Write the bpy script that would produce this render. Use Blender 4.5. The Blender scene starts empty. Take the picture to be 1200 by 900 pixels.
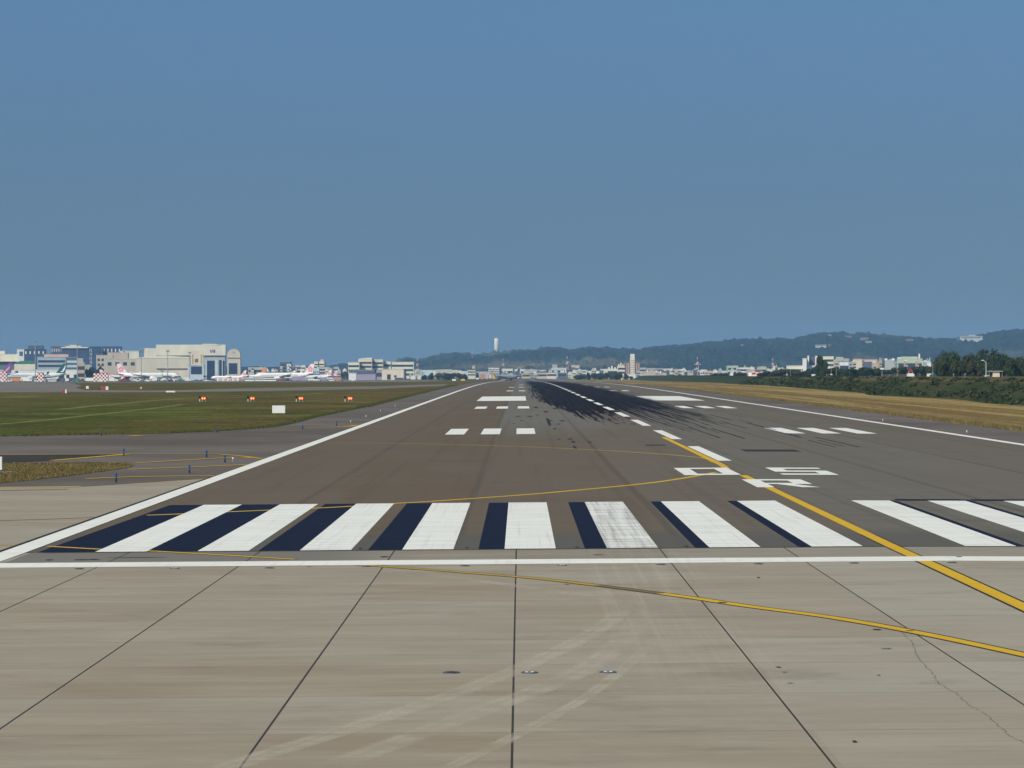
import bpy, bmesh, math, random
from mathutils import Vector, Matrix, noise
random.seed(11)
R = math.radians
scene = bpy.context.scene
COL = scene.collection

# ---------------------------------------------------------------- camera model (metres; X across runway, Y along it)
F, CX, CY, ROLL, H, XC, D0 = 2900.4, 609.2, 438.65, 0.00212, 6.11, -13.85, 87.03
cam = bpy.data.cameras.new('camera'); co = bpy.data.objects.new('camera', cam); COL.objects.link(co)
cam.sensor_width = 36.0; cam.lens = 36.0 * F / 1200
cam.shift_x = (600 - CX) / 1200; cam.shift_y = -(450 - CY) / 1200
cam.clip_start = 0.5; cam.clip_end = 60000
co.matrix_world = Matrix.Translation((XC, -D0, H)) @ Matrix.Rotation(R(90), 4, 'X') @ Matrix.Rotation(-ROLL, 4, 'Z')
scene.camera = co

# ---------------------------------------------------------------- terrain: runway with a gentle hump and a slight crown
def zp(Y):
    if Y <= 0: return 0.0
    if Y < 600: return .00246 * Y - .29e-6 * Y * Y
    if Y < 1000:
        t = Y - 600; return 1.3716 + .0021 * t - .0021 * t * t / 800
    if Y < 2400: return 1.7916 * .5 * (1 + math.cos(math.pi * (Y - 1000) / 1400))
    return 0.0
KY = [-300, -200, -100, -50, 0] + [25 * i for i in range(1, 41)] + [1000 + 50 * i for i in range(1, 29)] + \
     [2600, 3000, 3500, 4200, 5000, 6000, 7500, 9000, 11500]
KX = [-31, 0, 31]
def zk(Y):                                   # piecewise linear between the knots, so that stacked sheets stay parallel
    for a, b in zip(KY, KY[1:]):
        if a <= Y <= b:
            return zp(a) + (zp(b) - zp(a)) * (Y - a) / (b - a)
    return zp(Y)
def gz(X, Y): return zk(Y) - .0053 * min(abs(X), 31)
def ray(px, py):
    a, b = px - CX, py - CY; c, s = math.cos(ROLL), math.sin(ROLL)
    return a * c - b * s, a * s + b * c
def gp(px, py, dmax=9000):                   # where the sight line through a photo pixel meets the ground
    u, v = ray(px, py)
    d = 30.0
    while d < dmax:
        if v * d / F >= H - gz(XC + u * d / F, d - D0): break
        d *= 1.01
    lo, hi = d / 1.01, d
    for _ in range(30):
        m = .5 * (lo + hi)
        if v * m / F >= H - gz(XC + u * m / F, m - D0): hi = m
        else: lo = m
    return (XC + u * hi / F, hi - D0)
def at(px, py, d):                           # the point at depth d on a sight line
    u, v = ray(px, py)
    return (XC + u * d / F, d - D0, H - v * d / F)

# ---------------------------------------------------------------- materials
def c8(r, g, b, k=1.0):
    f = lambda v: (v / 255 / 12.92 if v / 255 <= .04045 else ((v / 255 + .055) / 1.055) ** 2.4) * k
    return (f(r), f(g), f(b), 1)
class MT:
    def __init__(s, name, rough=.8, spec=.3):
        s.m = bpy.data.materials.new(name); s.m.use_nodes = True; s.t = s.m.node_tree
        s.b = s.t.nodes['Principled BSDF']; s.b.inputs['Roughness'].default_value = rough
        s.b.inputs['Specular IOR Level'].default_value = spec
    def n(s, typ, ins=None, **kw):
        x = s.t.nodes.new(typ)
        for k, v in kw.items(): setattr(x, k, v)
        for k, v in (ins or {}).items(): s.put(x.inputs[k], v)
        return x
    def put(s, sock, v):
        if hasattr(v, 'is_output'): s.t.links.new(v, sock)
        elif hasattr(v, 'outputs'): s.t.links.new(v.outputs[0], sock)
        else: sock.default_value = v
    def math(s, op, a, b=0.0, c=0.0, clamp=False):
        return s.n('ShaderNodeMath', {0: a, 1: b, 2: c}, operation=op, use_clamp=clamp).outputs[0]
    def pos(s, obj=False):
        if obj: return s.n('ShaderNodeTexCoord').outputs['Object']
        return s.n('ShaderNodeNewGeometry').outputs['Position']
    def noise(s, vec, scale=(1, 1, 1), sc=1.0, det=3, rough=.55, off=0.0):
        mp = s.n('ShaderNodeMapping', {'Vector': vec, 'Scale': scale, 'Location': (off, off * 1.7, off * .3)})
        return s.n('ShaderNodeTexNoise', {'Vector': mp.outputs[0], 'Scale': sc, 'Detail': det, 'Roughness': rough}).outputs['Fac']
    def ramp(s, f, a, b):                    # smooth 0..1 between a and b
        return s.n('ShaderNodeMapRange', {'Value': f, 'From Min': a, 'From Max': b}, interpolation_type='SMOOTHSTEP').outputs[0]
    def mix(s, f, a, b):
        x = s.n('ShaderNodeMix', data_type='RGBA')
        s.put(x.inputs[0], f); s.put(x.inputs[6], a); s.put(x.inputs[7], b)
        return x.outputs[2]
    def base(s, v): s.put(s.b.inputs['Base Color'], v); return s.m
    def bump(s, f, st, dist):
        x = s.n('ShaderNodeBump', {'Height': f, 'Strength': st, 'Distance': dist}); s.put(s.b.inputs['Normal'], x.outputs[0])
CACHE = {}
def plain(name, col, rough=.7, var=.05, sc=.08, metal=0.0):   # painted or plastered surface with slight grime
    if name in CACHE: return CACHE[name]
    t = MT(name, rough)
    f = t.noise(t.pos(True), (1, 1, .5), sc, 4)
    lo = tuple(v * (1 - 2 * var) for v in col[:3]) + (1,)
    hi = tuple(min(.9, v * (1 + var)) for v in col[:3]) + (1,)
    t.base(t.mix(t.ramp(f, .3, .7), lo, hi)); t.b.inputs['Metallic'].default_value = metal
    CACHE[name] = t.m
    return t.m

def rubber(t, P):                            # tyre rubber laid down where aircraft touch down
    sx = t.n('ShaderNodeSeparateXYZ', {0: P}); X, Y = sx.outputs[0], sx.outputs[1]
    n1 = t.noise(P, (1.9, .030, 0), 1, 5, .72)
    n2 = t.noise(P, (3.2, .007, 0), 1, 4, .65, 7)
    n3 = t.noise(P, (.5, .02, 0), 1, 3, .6, 3)
    # left of the centre line: starts sharply; right of it: long feathered start
    st_l = t.math('ADD', 225, t.math('MULTIPLY', t.math('MAXIMUM', t.math('SUBTRACT', -6.0, X), 0), 40))
    st_r = t.math('ADD', 215, t.math('MULTIPLY', t.math('MAXIMUM', t.math('SUBTRACT', X, 9.0), 0), 26))
    right = t.math('GREATER_THAN', X, 0)
    start = t.n('ShaderNodeMix', {0: right, 2: st_l, 3: st_r}).outputs[0]
    j1 = t.math('MULTIPLY', t.math('SUBTRACT', n1, .5), t.n('ShaderNodeMix', {0: right, 2: 330.0, 3: 260.0}).outputs[0])
    j2 = t.math('MULTIPLY', t.math('SUBTRACT', n2, .5), t.n('ShaderNodeMix', {0: right, 2: 120.0, 3: 620.0}).outputs[0])
    jit = t.math('ADD', j1, j2)
    feath = t.n('ShaderNodeMix', {0: right, 2: 22.0, 3: 60.0}).outputs[0]
    a = t.math('DIVIDE', t.math('ADD', t.math('SUBTRACT', Y, start), jit), feath, clamp=True)
    edge_l = t.ramp(t.math('ADD', X, t.math('MULTIPLY', t.math('ADD', t.math('SUBTRACT', n1, .5), t.math('SUBTRACT', n2, .5)), 12)), -11.2, -9.6)
    edge_r = t.ramp(t.math('ADD', X, t.math('MULTIPLY', t.math('SUBTRACT', n2, .5), 20)), 14.5, 11.5)
    m = t.math('MULTIPLY', a, t.math('MULTIPLY', edge_l, edge_r))
    far = t.math('SUBTRACT', 1, t.math('MULTIPLY', t.ramp(Y, 1200, 2300), .75))
    dens = t.math('ADD', .86, t.math('MULTIPLY', t.ramp(n2, .3, .6), .13))
    dens = t.math('MULTIPLY', dens, t.math('ADD', .72, t.math('MULTIPLY', t.ramp(n1, .25, .5), .28)))
    return t.math('MULTIPLY', t.math('MULTIPLY', m, far), dens), X, Y, n3
RUB = (.008, .0082, .0135, 1)

def mat_asphalt():
    t = MT('runway_asphalt', .88, .03); P = t.pos()
    m, X, Y, n3 = rubber(t, P)
    big = t.noise(P, (.10, .03, 0), 1, 4, .6)
    strk = t.noise(P, (.12, 1.3, 0), 1, 4, .6, 5)            # across-runway brushing
    lon = t.noise(P, (1.3, .012, 0), 1, 3, .6, 9)            # along-runway wear
    fine = t.noise(P, (1, 1, 1), 9, 3, .7)
    brown, grey, dark = (.128, .095, .065, 1), (.150, .136, .114, 1), (.086, .067, .050, 1)
    # paving lanes of slightly different mixes
    lane = t.n('ShaderNodeValToRGB', {'Fac': t.n('ShaderNodeMapRange', {'Value': X, 'From Min': -40, 'From Max': 40}).outputs[0]})
    cr = lane.color_ramp; cr.interpolation = 'CONSTANT'
    el = cr.elements; el[0].position = 0; el[0].color = (.15, .15, .15, 1); el[1].position = .197; el[1].color = (.05, .05, .05, 1)
    for p, v in ((.295, .22), (.400, .45), (.495, .85), (.60, .8), (.70, .6), (.80, .45), (.89, .3)):
        e = el.new(p); e.color = (v, v, v, 1)
    lv = t.math('ADD', lane.outputs[0], t.math('MULTIPLY', t.math('SUBTRACT', big, .5), .9), clamp=True)
    # pale grey worn lane beyond the numbers, left of centre
    wl = t.math('MULTIPLY', t.math('MULTIPLY', t.ramp(X, -16.4, -16.0), t.ramp(X, -2.0, -5.0)), t.ramp(t.math('ADD', Y, t.math('MULTIPLY', n3, 60)), 150, 230))
    lv = t.math('MAXIMUM', lv, wl)
    c = t.mix(lv, brown, grey)
    c = t.mix(t.math('MULTIPLY', t.ramp(strk, .46, .70), .30), c, dark)
    c = t.mix(t.math('MULTIPLY', t.ramp(lon, .5, .75), .35), c, dark)
    c = t.mix(t.math('MULTIPLY', t.ramp(big, .55, .35), .30), c, (.150, .132, .112, 1))
    c = t.mix(t.math('MULTIPLY', t.ramp(fine, .55, .8), .35), c, (.06, .052, .046, 1))
    for xs, w, k in ((-24.3, .2, .24), (-16.2, .18, .24), (-8.0, .18, .26), (8.1, .16, .3), (16.3, .16, .3), (24.2, .16, .25)):
        d = t.math('ABSOLUTE', t.math('ADD', t.math('SUBTRACT', X, xs), t.math('MULTIPLY', t.math('SUBTRACT', n3, .5), .5)))
        c = t.mix(t.math('MULTIPLY', t.ramp(d, w * 1.6, w * .4), k), c, (.045, .037, .033, 1))
    # grey slurry just past the threshold joint
    c = t.mix(t.math('MULTIPLY', t.ramp(t.math('ADD', Y, t.math('MULTIPLY', strk, 6)), 14, 8), .75), c, (.098, .095, .086, 1))
    c = t.mix(t.math('MULTIPLY', t.math('MULTIPLY', t.ramp(Y, 0, -0.6), t.ramp(X, -19, -21.5)), .0), c, dark)
    t.base(t.mix(m, c, RUB)); t.bump(fine, .25, .02)
    return t.m
def mat_taxi(name, k, warm=0.0, far=False):
    t = MT(name, .9, .03); P = t.pos()
    big = t.noise(P, (.05, .05, 0), 1, 4, .6, 2); strk = t.noise(P, (.05, .6, 0), 1, 4, .6, 4); fine = t.noise(P, (1, 1, 1), 7, 3, .7)
    a = (.135 * k, (.124 - warm) * k, (.112 - 1.6 * warm) * k, 1); b = tuple(v * .66 for v in a[:3]) + (1,)
    c = t.mix(t.ramp(big, .3, .7), a, b); c = t.mix(t.math('MULTIPLY', t.ramp(strk, .45, .7), .5), c, b)
    c = t.mix(t.math('MULTIPLY', t.ramp(fine, .5, .8), .3), c, tuple(v * .4 for v in a[:3]) + (1,))
    t.base(c); t.bump(fine, .2, .02)
    return t.m
JX = [-27.53, -22.96, -18.25, -13.99, -8.97, -4.61, 0.0, 4.6]
def mat_concrete():
    t = MT('apron_concrete', .85, .06); P = t.pos()
    sx = t.n('ShaderNodeSeparateXYZ', {0: P}); X, Y = sx.outputs[0], sx.outputs[1]
    bay = t.n('ShaderNodeValToRGB', {'Fac': t.n('ShaderNodeMapRange', {'Value': X, 'From Min': -40, 'From Max': 20}).outputs[0]})
    cr = bay.color_ramp; cr.interpolation = 'CONSTANT'; el = cr.elements
    el[0].position = 0; el[0].color = (.55,) * 3 + (1,); el[1].position = (JX[0] + 40) / 60; el[1].color = (.42,) * 3 + (1,)
    for x, v in zip(JX[1:], (.36, .40, .42, .62, .80, .74, .65)):
        e = el.new((x + 40) / 60); e.color = (v, v, v, 1)
    strk = t.noise(P, (.30, 1.7, 0), 1, 5, .68)
    strk2 = t.noise(P, (.16, .8, 0), 1, 5, .66, 11)
    blot = t.noise(P, (.10, .16, 0), 1, 5, .6, 4)
    fine = t.noise(P, (1, 1, 1), 22, 3, .7)
    warm, pale, grey = (.268, .208, .145, 1), (.375, .328, .248, 1), (.335, .300, .236, 1)
    cell = t.n('ShaderNodeTexWhiteNoise', {'Vector': t.n('ShaderNodeCombineXYZ', {0: bay.outputs[0], 1: t.math('FLOOR', t.math('DIVIDE', t.math('ADD', Y, 44.6), 4.95)), 2: 0.0}).outputs[0]}).outputs['Value']
    v = t.math('ADD', t.math('ADD', bay.outputs[0], t.math('MULTIPLY', t.math('SUBTRACT', cell, .5), .42)), t.math('MULTIPLY', t.math('SUBTRACT', blot, .5), 1.3), clamp=True)
    c = t.mix(v, warm, grey)
    c = t.mix(t.math('MULTIPLY', t.ramp(strk2, .40, .72), .50), c, pale)
    c = t.mix(t.math('MULTIPLY', t.ramp(strk, .46, .78), .40), c, (.200, .155, .108, 1))
    c = t.mix(t.math('MULTIPLY', t.ramp(strk, .44, .28), .35), c, pale)
    st = t.noise(P, (.22, .42, 0), 1, 6, .72, 21)
    c = t.mix(t.math('MULTIPLY', t.ramp(st, .52, .72), .42), c, (.185, .158, .128, 1))
    # tyre path polished by nose wheels, running straight towards the runway
    n2 = t.noise(P, (5.0, .05, 0), 1, 3, .6, 2)
    pth = t.math('MULTIPLY', t.math('MULTIPLY', t.ramp(X, -12.2, -11.2), t.ramp(X, -7.6, -9.3)), t.math('MULTIPLY', t.ramp(n2, .42, .72), t.ramp(Y, -46, -24)))
    c = t.mix(t.math('MULTIPLY', pth, .22), c, (.47, .425, .345, 1))
    # faint sawn cross joints every 4.95 m
    my = t.math('PINGPONG', t.math('ADD', Y, 44.6 + 4.95 * 100), 2.475)
    c = t.mix(t.math('MULTIPLY', t.ramp(my, .05, .02), .42), c, (.12, .10, .085, 1))
    c = t.mix(t.math('MULTIPLY', t.ramp(fine, .5, .8), .22), c, (.18, .16, .13, 1))
    # grimy collar before the asphalt
    wx = t.math('ADD', .30, t.math('MULTIPLY', t.ramp(X, -17, -21), .55))
    col = t.math('MULTIPLY', t.math('MULTIPLY', t.ramp(t.math('ADD', Y, t.math('MULTIPLY', strk, 1.6)), -4.6, -3.6), t.ramp(Y, 30, 10)), wx)
    c = t.mix(t.math('MULTIPLY', col, t.math('GREATER_THAN', X, -31)), c, (.155, .143, .125, 1))
    t.base(c); t.bump(fine, .15, .01)
    return t.m
def mat_paint(name, col, wear=.5, rub=0.0, dirt=(.13, .12, .105, 1), rough=.75):
    t = MT(name, rough, .08); P = t.pos()
    strk = t.noise(P, (.25, 2.6, 0), 1, 5, .65, 1); lon = t.noise(P, (5.5, .07, 0), 1, 5, .7, 6); fine = t.noise(P, (1, 1, 1), 12, 4, .75)
    c = t.mix(t.math('MULTIPLY', t.ramp(strk, .42, .72), .22 * wear + .06), col, dirt)
    c = t.mix(t.math('MULTIPLY', t.ramp(lon, .5, .75), .28 * wear), c, dirt)
    c = t.mix(t.math('MULTIPLY', t.ramp(fine, .60, .74), .55 * wear), c, dirt)
    if rub:
        m = rubber(t, P)[0]
        c = t.mix(t.math('MULTIPLY', m, rub), c, RUB)
    if name == 'threshold_white':            # tyre grime where aircraft line up over the sixth stripe
        X = t.n('ShaderNodeSeparateXYZ', {0: P}).outputs[0]
        k = t.math('MULTIPLY', t.math('MULTIPLY', t.ramp(X, -11.6, -10.9), t.ramp(X, -8.2, -9.2)), t.ramp(t.math('ADD', t.math('MULTIPLY', lon, .6), t.math('MULTIPLY', strk, .40)), .38, .66))
        c = t.mix(t.math('MULTIPLY', k, .55), c, (.16, .15, .135, 1))
    t.base(c)
    return t.m
def mat_grass():
    t = MT('field_grass', .95, .03); P = t.pos()
    sx = t.n('ShaderNodeSeparateXYZ', {0: P}); X, Y = sx.outputs[0], sx.outputs[1]
    big = t.noise(P, (.016, .012, 0), 1, 4, .6); med = t.noise(P, (.05, .045, 0), 1, 5, .72, 3); tus = t.noise(P, (.5, .35, 0), 1, 4, .75, 2); fine = t.noise(P, (3.0, .7, 1), 1, 4, .75, 5)
    xw = t.math('ADD', X, t.math('MULTIPLY', med, 4))
    band = t.noise(t.n('ShaderNodeCombineXYZ', {0: xw, 1: t.math('MULTIPLY', Y, .004), 2: 0.0}).outputs[0], (.26, 1, 1), 1, 4, .65, 8)
    green, olive, brown = (.052, .074, .007, 1), (.150, .140, .034, 1), (.118, .080, .025, 1)
    gl = t.math('MULTIPLY', t.ramp(t.math('ADD', Y, t.math('MULTIPLY', X, .35)), 255, 370), .75)
    gl = t.math('ADD', gl, t.math('MULTIPLY', t.ramp(X, -72, -45), .75), clamp=True)
    gl = t.math('ADD', gl, t.math('MULTIPLY', t.ramp(Y, 165, 140), .45))
    gl = t.math('ADD', gl, t.math('ADD', t.math('MULTIPLY', t.math('SUBTRACT', big, .5), 3.2), t.math('MULTIPLY', t.math('SUBTRACT', tus, .5), 1.3)), clamp=True)
    L = t.mix(gl, green, brown)
    L = t.mix(t.math('MULTIPLY', t.ramp(med, .50, .62), .65), L, olive)
    L = t.mix(t.math('MULTIPLY', t.ramp(med, .48, .36), .75), L, (.050, .050, .016, 1))
    tan, tan2, tgr = (.365, .255, .095, 1), (.185, .118, .044, 1), (.165, .145, .050, 1)
    Rr = t.mix(t.ramp(band, .38, .58), tan, tan2)
    Rr = t.mix(t.math('MULTIPLY', t.ramp(med, .50, .66), .6), Rr, tgr)
    Rr = t.mix(t.math('MULTIPLY', t.ramp(tus, .5, .7), .35), Rr, (.13, .09, .035, 1))
    c = t.mix(t.ramp(X, -5, 5), L, Rr)
    c = t.mix(t.math('MULTIPLY', t.ramp(Y, 2300, 3800), .9), c, (.060, .075, .045, 1))
    clump = t.noise(P, (1.3, .22, 0), 1, 3, .8, 17)
    c = t.mix(t.math('MULTIPLY', t.ramp(clump, .50, .62), .55), c, t.mix(.65, c, (.022, .022, .005, 1)))
    c = t.mix(t.math('MULTIPLY', t.ramp(clump, .46, .34), .40), c, t.mix(.5, c, (.23, .21, .075, 1)))
    c = t.mix(t.math('MULTIPLY', t.ramp(fine, .48, .72), .60), c, t.mix(.6, c, (.02, .022, .006, 1)))
    c = t.mix(t.math('MULTIPLY', t.ramp(fine, .44, .25), .45), c, t.mix(.5, c, (.21, .19, .07, 1)))
    t.base(c); t.bump(fine, .6, .15)
    return t.m
def mat_bank():
    t = MT('bank_scrub', .95, .03); P = t.pos()
    sx = t.n('ShaderNodeSeparateXYZ', {0: P}); Y, Z = sx.outputs[1], sx.outputs[2]
    n = t.noise(P, (.12, .04, .3), 1, 5, .65); f = t.noise(P, (1.2, .5, 1.2), 1, 4, .7, 3)
    c = t.mix(t.ramp(n, .38, .62), (.026, .042, .016, 1), (.050, .052, .023, 1))
    top = t.math('MULTIPLY', t.ramp(t.math('ADD', Z, t.math('MULTIPLY', n, 1.5)), 4.6, 5.3), t.ramp(Y, 1500, 900))
    c = t.mix(t.math('MULTIPLY', top, .8), c, (.115, .088, .042, 1))
    c = t.mix(t.math('MULTIPLY', t.ramp(Y, 850, 1100), .85), c, (.035, .048, .022, 1))
    c = t.mix(t.math('MULTIPLY', t.ramp(f, .5, .7), .5), c, (.018, .024, .010, 1))
    t.base(c); t.bump(f, .8, .5)
    return t.m
def mat_hill():
    t = MT('wooded_hill', .95, .03); P = t.pos()
    n = t.noise(P, (.0035, .0012, .006), 1, 5, .6); f = t.noise(P, (.03, .012, .03), 1, 5, .7, 3); q = t.noise(P, (.0011, .0008, .009), 1, 3, .5, 9)
    c = t.mix(t.ramp(f, .35, .65), (.006, .016, .010, 1), (.024, .040, .022, 1))
    c = t.mix(t.math('MULTIPLY', t.ramp(n, .53, .66), .85), c, (.085, .098, .050, 1))
    c = t.mix(t.math('MULTIPLY', t.ramp(q, .58, .70), .8), c, (.20, .155, .085, 1))
    t.base(c)
    return t.m
def mat_leaf(name, a, b):
    t = MT(name, .8, .2)
    oi = t.n('ShaderNodeNewGeometry').outputs['Random Per Island']
    t.base(t.mix(oi, a, b)); return t.m
def mat_check(name, a, b, s):
    t = MT(name, .6)
    t.base(t.n('ShaderNodeTexChecker', {'Vector': t.n('ShaderNodeMapping', {'Vector': t.pos(True), 'Location': (.13, .47, .21)}).outputs[0], 'Color1': a, 'Color2': b, 'Scale': s}).outputs[0]); return t.m
def mat_emit(name, col, st):
    t = MT(name, .4); t.base(col); t.b.inputs['Emission Color'].default_value = col; t.b.inputs['Emission Strength'].default_value = st
    return t.m

M_ASPH, M_CONC, M_GRASS = mat_asphalt(), mat_concrete(), mat_grass()
M_TAXI = mat_taxi('taxiway_asphalt', 1.22, .010); M_TAXID = mat_taxi('fresh_taxiway_asphalt', .42, .002); M_FARTAXI = mat_taxi('far_taxiway_concrete', 1.6, .006)
M_SHO = mat_taxi('shoulder_asphalt', 1.2, .008)
M_WT = mat_paint('threshold_white', (.745, .72, .65, 1), .8); M_WL = mat_paint('line_white', (.755, .725, .645, 1), .6)
M_WB = mat_paint('touchdown_white', (.74, .71, .64, 1), .5, .85)
M_YEL = mat_paint('taxi_yellow', (.62, .365, .018, 1), .55); M_YELF = mat_paint('faded_taxi_yellow', (.42, .27, .038, 1), .9)
M_YBR = mat_paint('worn_taxi_yellow', (.19, .125, .048, 1), 1.2)
M_BLK = mat_paint('blackout_paint', (.0085, .011, .026, 1), .15, 0, (.05, .05, .058, 1)); M_BRD = mat_paint('black_border', (.030, .027, .024, 1), .5)
M_JNT = mat_paint('joint_sealant', (.045, .040, .035, 1), .3)

# ---------------------------------------------------------------- object helpers
def tag(o, label=None, cat=None, group=None, kind=None):
    if label: o['label'] = label
    if cat: o['category'] = cat
    if group: o['group'] = group
    if kind: o['kind'] = kind
    return o
def link(name, me, mats, parent=None):
    for m in (mats if isinstance(mats, (list, tuple)) else [mats]): me.materials.append(m)
    o = bpy.data.objects.new(name, me); COL.objects.link(o)
    if parent: o.parent = parent
    return o
def empty(name, loc=(0, 0, 0), rz=0.0):
    o = bpy.data.objects.new(name, None); COL.objects.link(o); o.location = loc; o.rotation_euler.z = rz
    o.empty_display_size = .2
    return o
def sheet(name, polys, lift, mat, kind='structure'):          # flat pieces laid on the ground, cut at the ground's knots
    bm = bmesh.new()
    for p in polys:
        vs = [bm.verts.new((x, y, 0)) for x, y in p]
        try: bm.faces.new(vs)
        except ValueError: pass
    ys = [v.co.y for v in bm.verts]; xs = [v.co.x for v in bm.verts]
    for k in KY:
        if min(ys) < k < max(ys):
            bmesh.ops.bisect_plane(bm, geom=bm.verts[:] + bm.edges[:] + bm.faces[:], plane_co=(0, k, 0), plane_no=(0, 1, 0), dist=1e-4)
    for k in KX:
        if min(xs) < k < max(xs):
            bmesh.ops.bisect_plane(bm, geom=bm.verts[:] + bm.edges[:] + bm.faces[:], plane_co=(k, 0, 0), plane_no=(1, 0, 0), dist=1e-4)
    bmesh.ops.triangulate(bm, faces=[f for f in bm.faces if len(f.verts) > 4])
    for f in bm.faces:
        f.normal_update()
        if f.normal.z < 0: f.normal_flip()
    for v in bm.verts: v.co.z = gz(v.co.x, v.co.y) + lift
    me = bpy.data.meshes.new(name); bm.to_mesh(me); bm.free()
    o = link(name, me, mat)
    o['kind'] = kind
    return o
def rect(x0, x1, y0, y1): return [(x0, y0), (x1, y0), (x1, y1), (x0, y1)]
def smooth(pts, n=6):                                           # Catmull-Rom through ground points
    if len(pts) < 3: return pts
    q = [pts[0]] + list(pts) + [pts[-1]]; out = []
    for i in range(1, len(q) - 2):
        a, b, c, d = (Vector((*q[j], 0)) for j in (i - 1, i, i + 1, i + 2))
        for k in range(n):
            t = k / n
            v = .5 * ((2 * b) + (c - a) * t + (2 * a - 5 * b + 4 * c - d) * t * t + (3 * b - a - 3 * c + d) * t ** 3)
            out.append((v.x, v.y))
    return out + [tuple(pts[-1])]
def strip(pts, w, off=0.0):
    L, Rt = [], []
    for i, p in enumerate(pts):
        a = Vector(pts[max(0, i - 1)]); b = Vector(pts[min(len(pts) - 1, i + 1)])
        d = (b - a).normalized(); n = Vector((-d.y, d.x))
        L.append(tuple(Vector(p) + n * (w / 2 + off))); Rt.append(tuple(Vector(p) + n * (-w / 2 + off)))
    return [[L[i], Rt[i], Rt[i + 1], L[i + 1]] for i in range(len(pts) - 1)]
class MB:                                                       # collects shapes into one mesh
    def __init__(s): s.bm = bmesh.new(); s.mi = 0
    def _fin(s, vs, m=None):
        if m is not None: bmesh.ops.transform(s.bm, matrix=m, verts=vs)
        for f in {f for v in vs for f in v.link_faces}: f.material_index = s.mi
        return s
    def box(s, x0, x1, y0, y1, z0, z1, bev=0.0, m=None):
        r = bmesh.ops.create_cube(s.bm, size=1)['verts']
        bmesh.ops.transform(s.bm, matrix=Matrix.Translation(((x0 + x1) / 2, (y0 + y1) / 2, (z0 + z1) / 2)) @ Matrix.Diagonal((x1 - x0, y1 - y0, z1 - z0, 1)), verts=r)
        s._fin(r, m)
        if bev:
            bmesh.ops.bevel(s.bm, geom=list({e for v in r for e in v.link_edges}), offset=bev, segments=2, affect='EDGES', profile=.6)
        return s
    def tube(s, p0, p1, r0, r1=None, seg=8):
        p0, p1 = Vector(p0), Vector(p1); d = p1 - p0
        vs = bmesh.ops.create_cone(s.bm, cap_ends=True, segments=seg, radius1=r0, radius2=r0 if r1 is None else r1, depth=d.length)['verts']
        return s._fin(vs, Matrix.Translation((p0 + p1) / 2) @ d.to_track_quat('Z', 'Y').to_matrix().to_4x4())
    def lathe(s, prof, axis='X', seg=14):                       # prof: (position, radius, sideways offset)
        rings = []
        for a, r, o in prof:
            ring = []
            for k in range(seg):
                t = 2 * math.pi * k / seg; y, z = r * math.cos(t), r * math.sin(t) + o
                ring.append(s.bm.verts.new((a, y, z) if axis == 'X' else (y, r * math.sin(t), a)))
            rings.append(ring)
        for A, B in zip(rings, rings[1:]):
            for k in range(seg):
                f = s.bm.faces.new((A[k], A[(k + 1) % seg], B[(k + 1) % seg], B[k])); f.material_index = s.mi; f.smooth = True
        for q in (rings[0], rings[-1]):
            f = s.bm.faces.new(q); f.material_index = s.mi
        return s
    def prism(s, pts, axis, a, b):                              # outline in the plane across axis, from a to b
        mk = {'X': lambda u, v, w: (w, u, v), 'Y': lambda u, v, w: (u, w, v), 'Z': lambda u, v, w: (u, v, w)}[axis]
        A = [s.bm.verts.new(mk(u, v, a)) for u, v in pts]; B = [s.bm.verts.new(mk(u, v, b)) for u, v in pts]
        fs = [s.bm.faces.new(A), s.bm.faces.new(B)] + [s.bm.faces.new((A[i], A[(i + 1) % len(A)], B[(i + 1) % len(A)], B[i])) for i in range(len(A))]
        for f in fs: f.material_index = s.mi
        return s
    def build(s, name, mats, parent=None):
        bmesh.ops.recalc_face_normals(s.bm, faces=s.bm.faces[:])
        me = bpy.data.meshes.new(name); s.bm.to_mesh(me); s.bm.free()
        return link(name, me, mats, parent)
def kids(o): return [c for c in bpy.data.objects if c.parent == o]
def copy_tree(o, loc, rz=0.0, scale=None, label=None):
    def rec(x, par):
        c = x.copy(); COL.objects.link(c)
        if par: c.parent = par
        for ch in list(x.children): rec(ch, c)
        return c
    c = rec(o, None); c.location = loc; c.rotation_euler.z = rz
    if scale: c.scale = scale
    if label: c['label'] = label
    return c
# ================================================================ ground, pavements, markings
XS = [-6000, -3000, -1500, -800, -400, -200, -120, -70, -50, -40, -31, -15, 0, 15, 31, 40, 50, 70, 120, 200, 400, 800, 1500, 3000, 6000]
bm = bmesh.new()
rows = [[bm.verts.new((x, y, gz(x, y))) for x in XS] for y in KY]
for a, b in zip(rows, rows[1:]):
    for i in range(len(XS) - 1): bm.faces.new((a[i], a[i + 1], b[i + 1], b[i]))
me = bpy.data.meshes.new('ground'); bm.to_mesh(me); bm.free()
tag(link('ground', me, M_GRASS), kind='structure')

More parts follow.
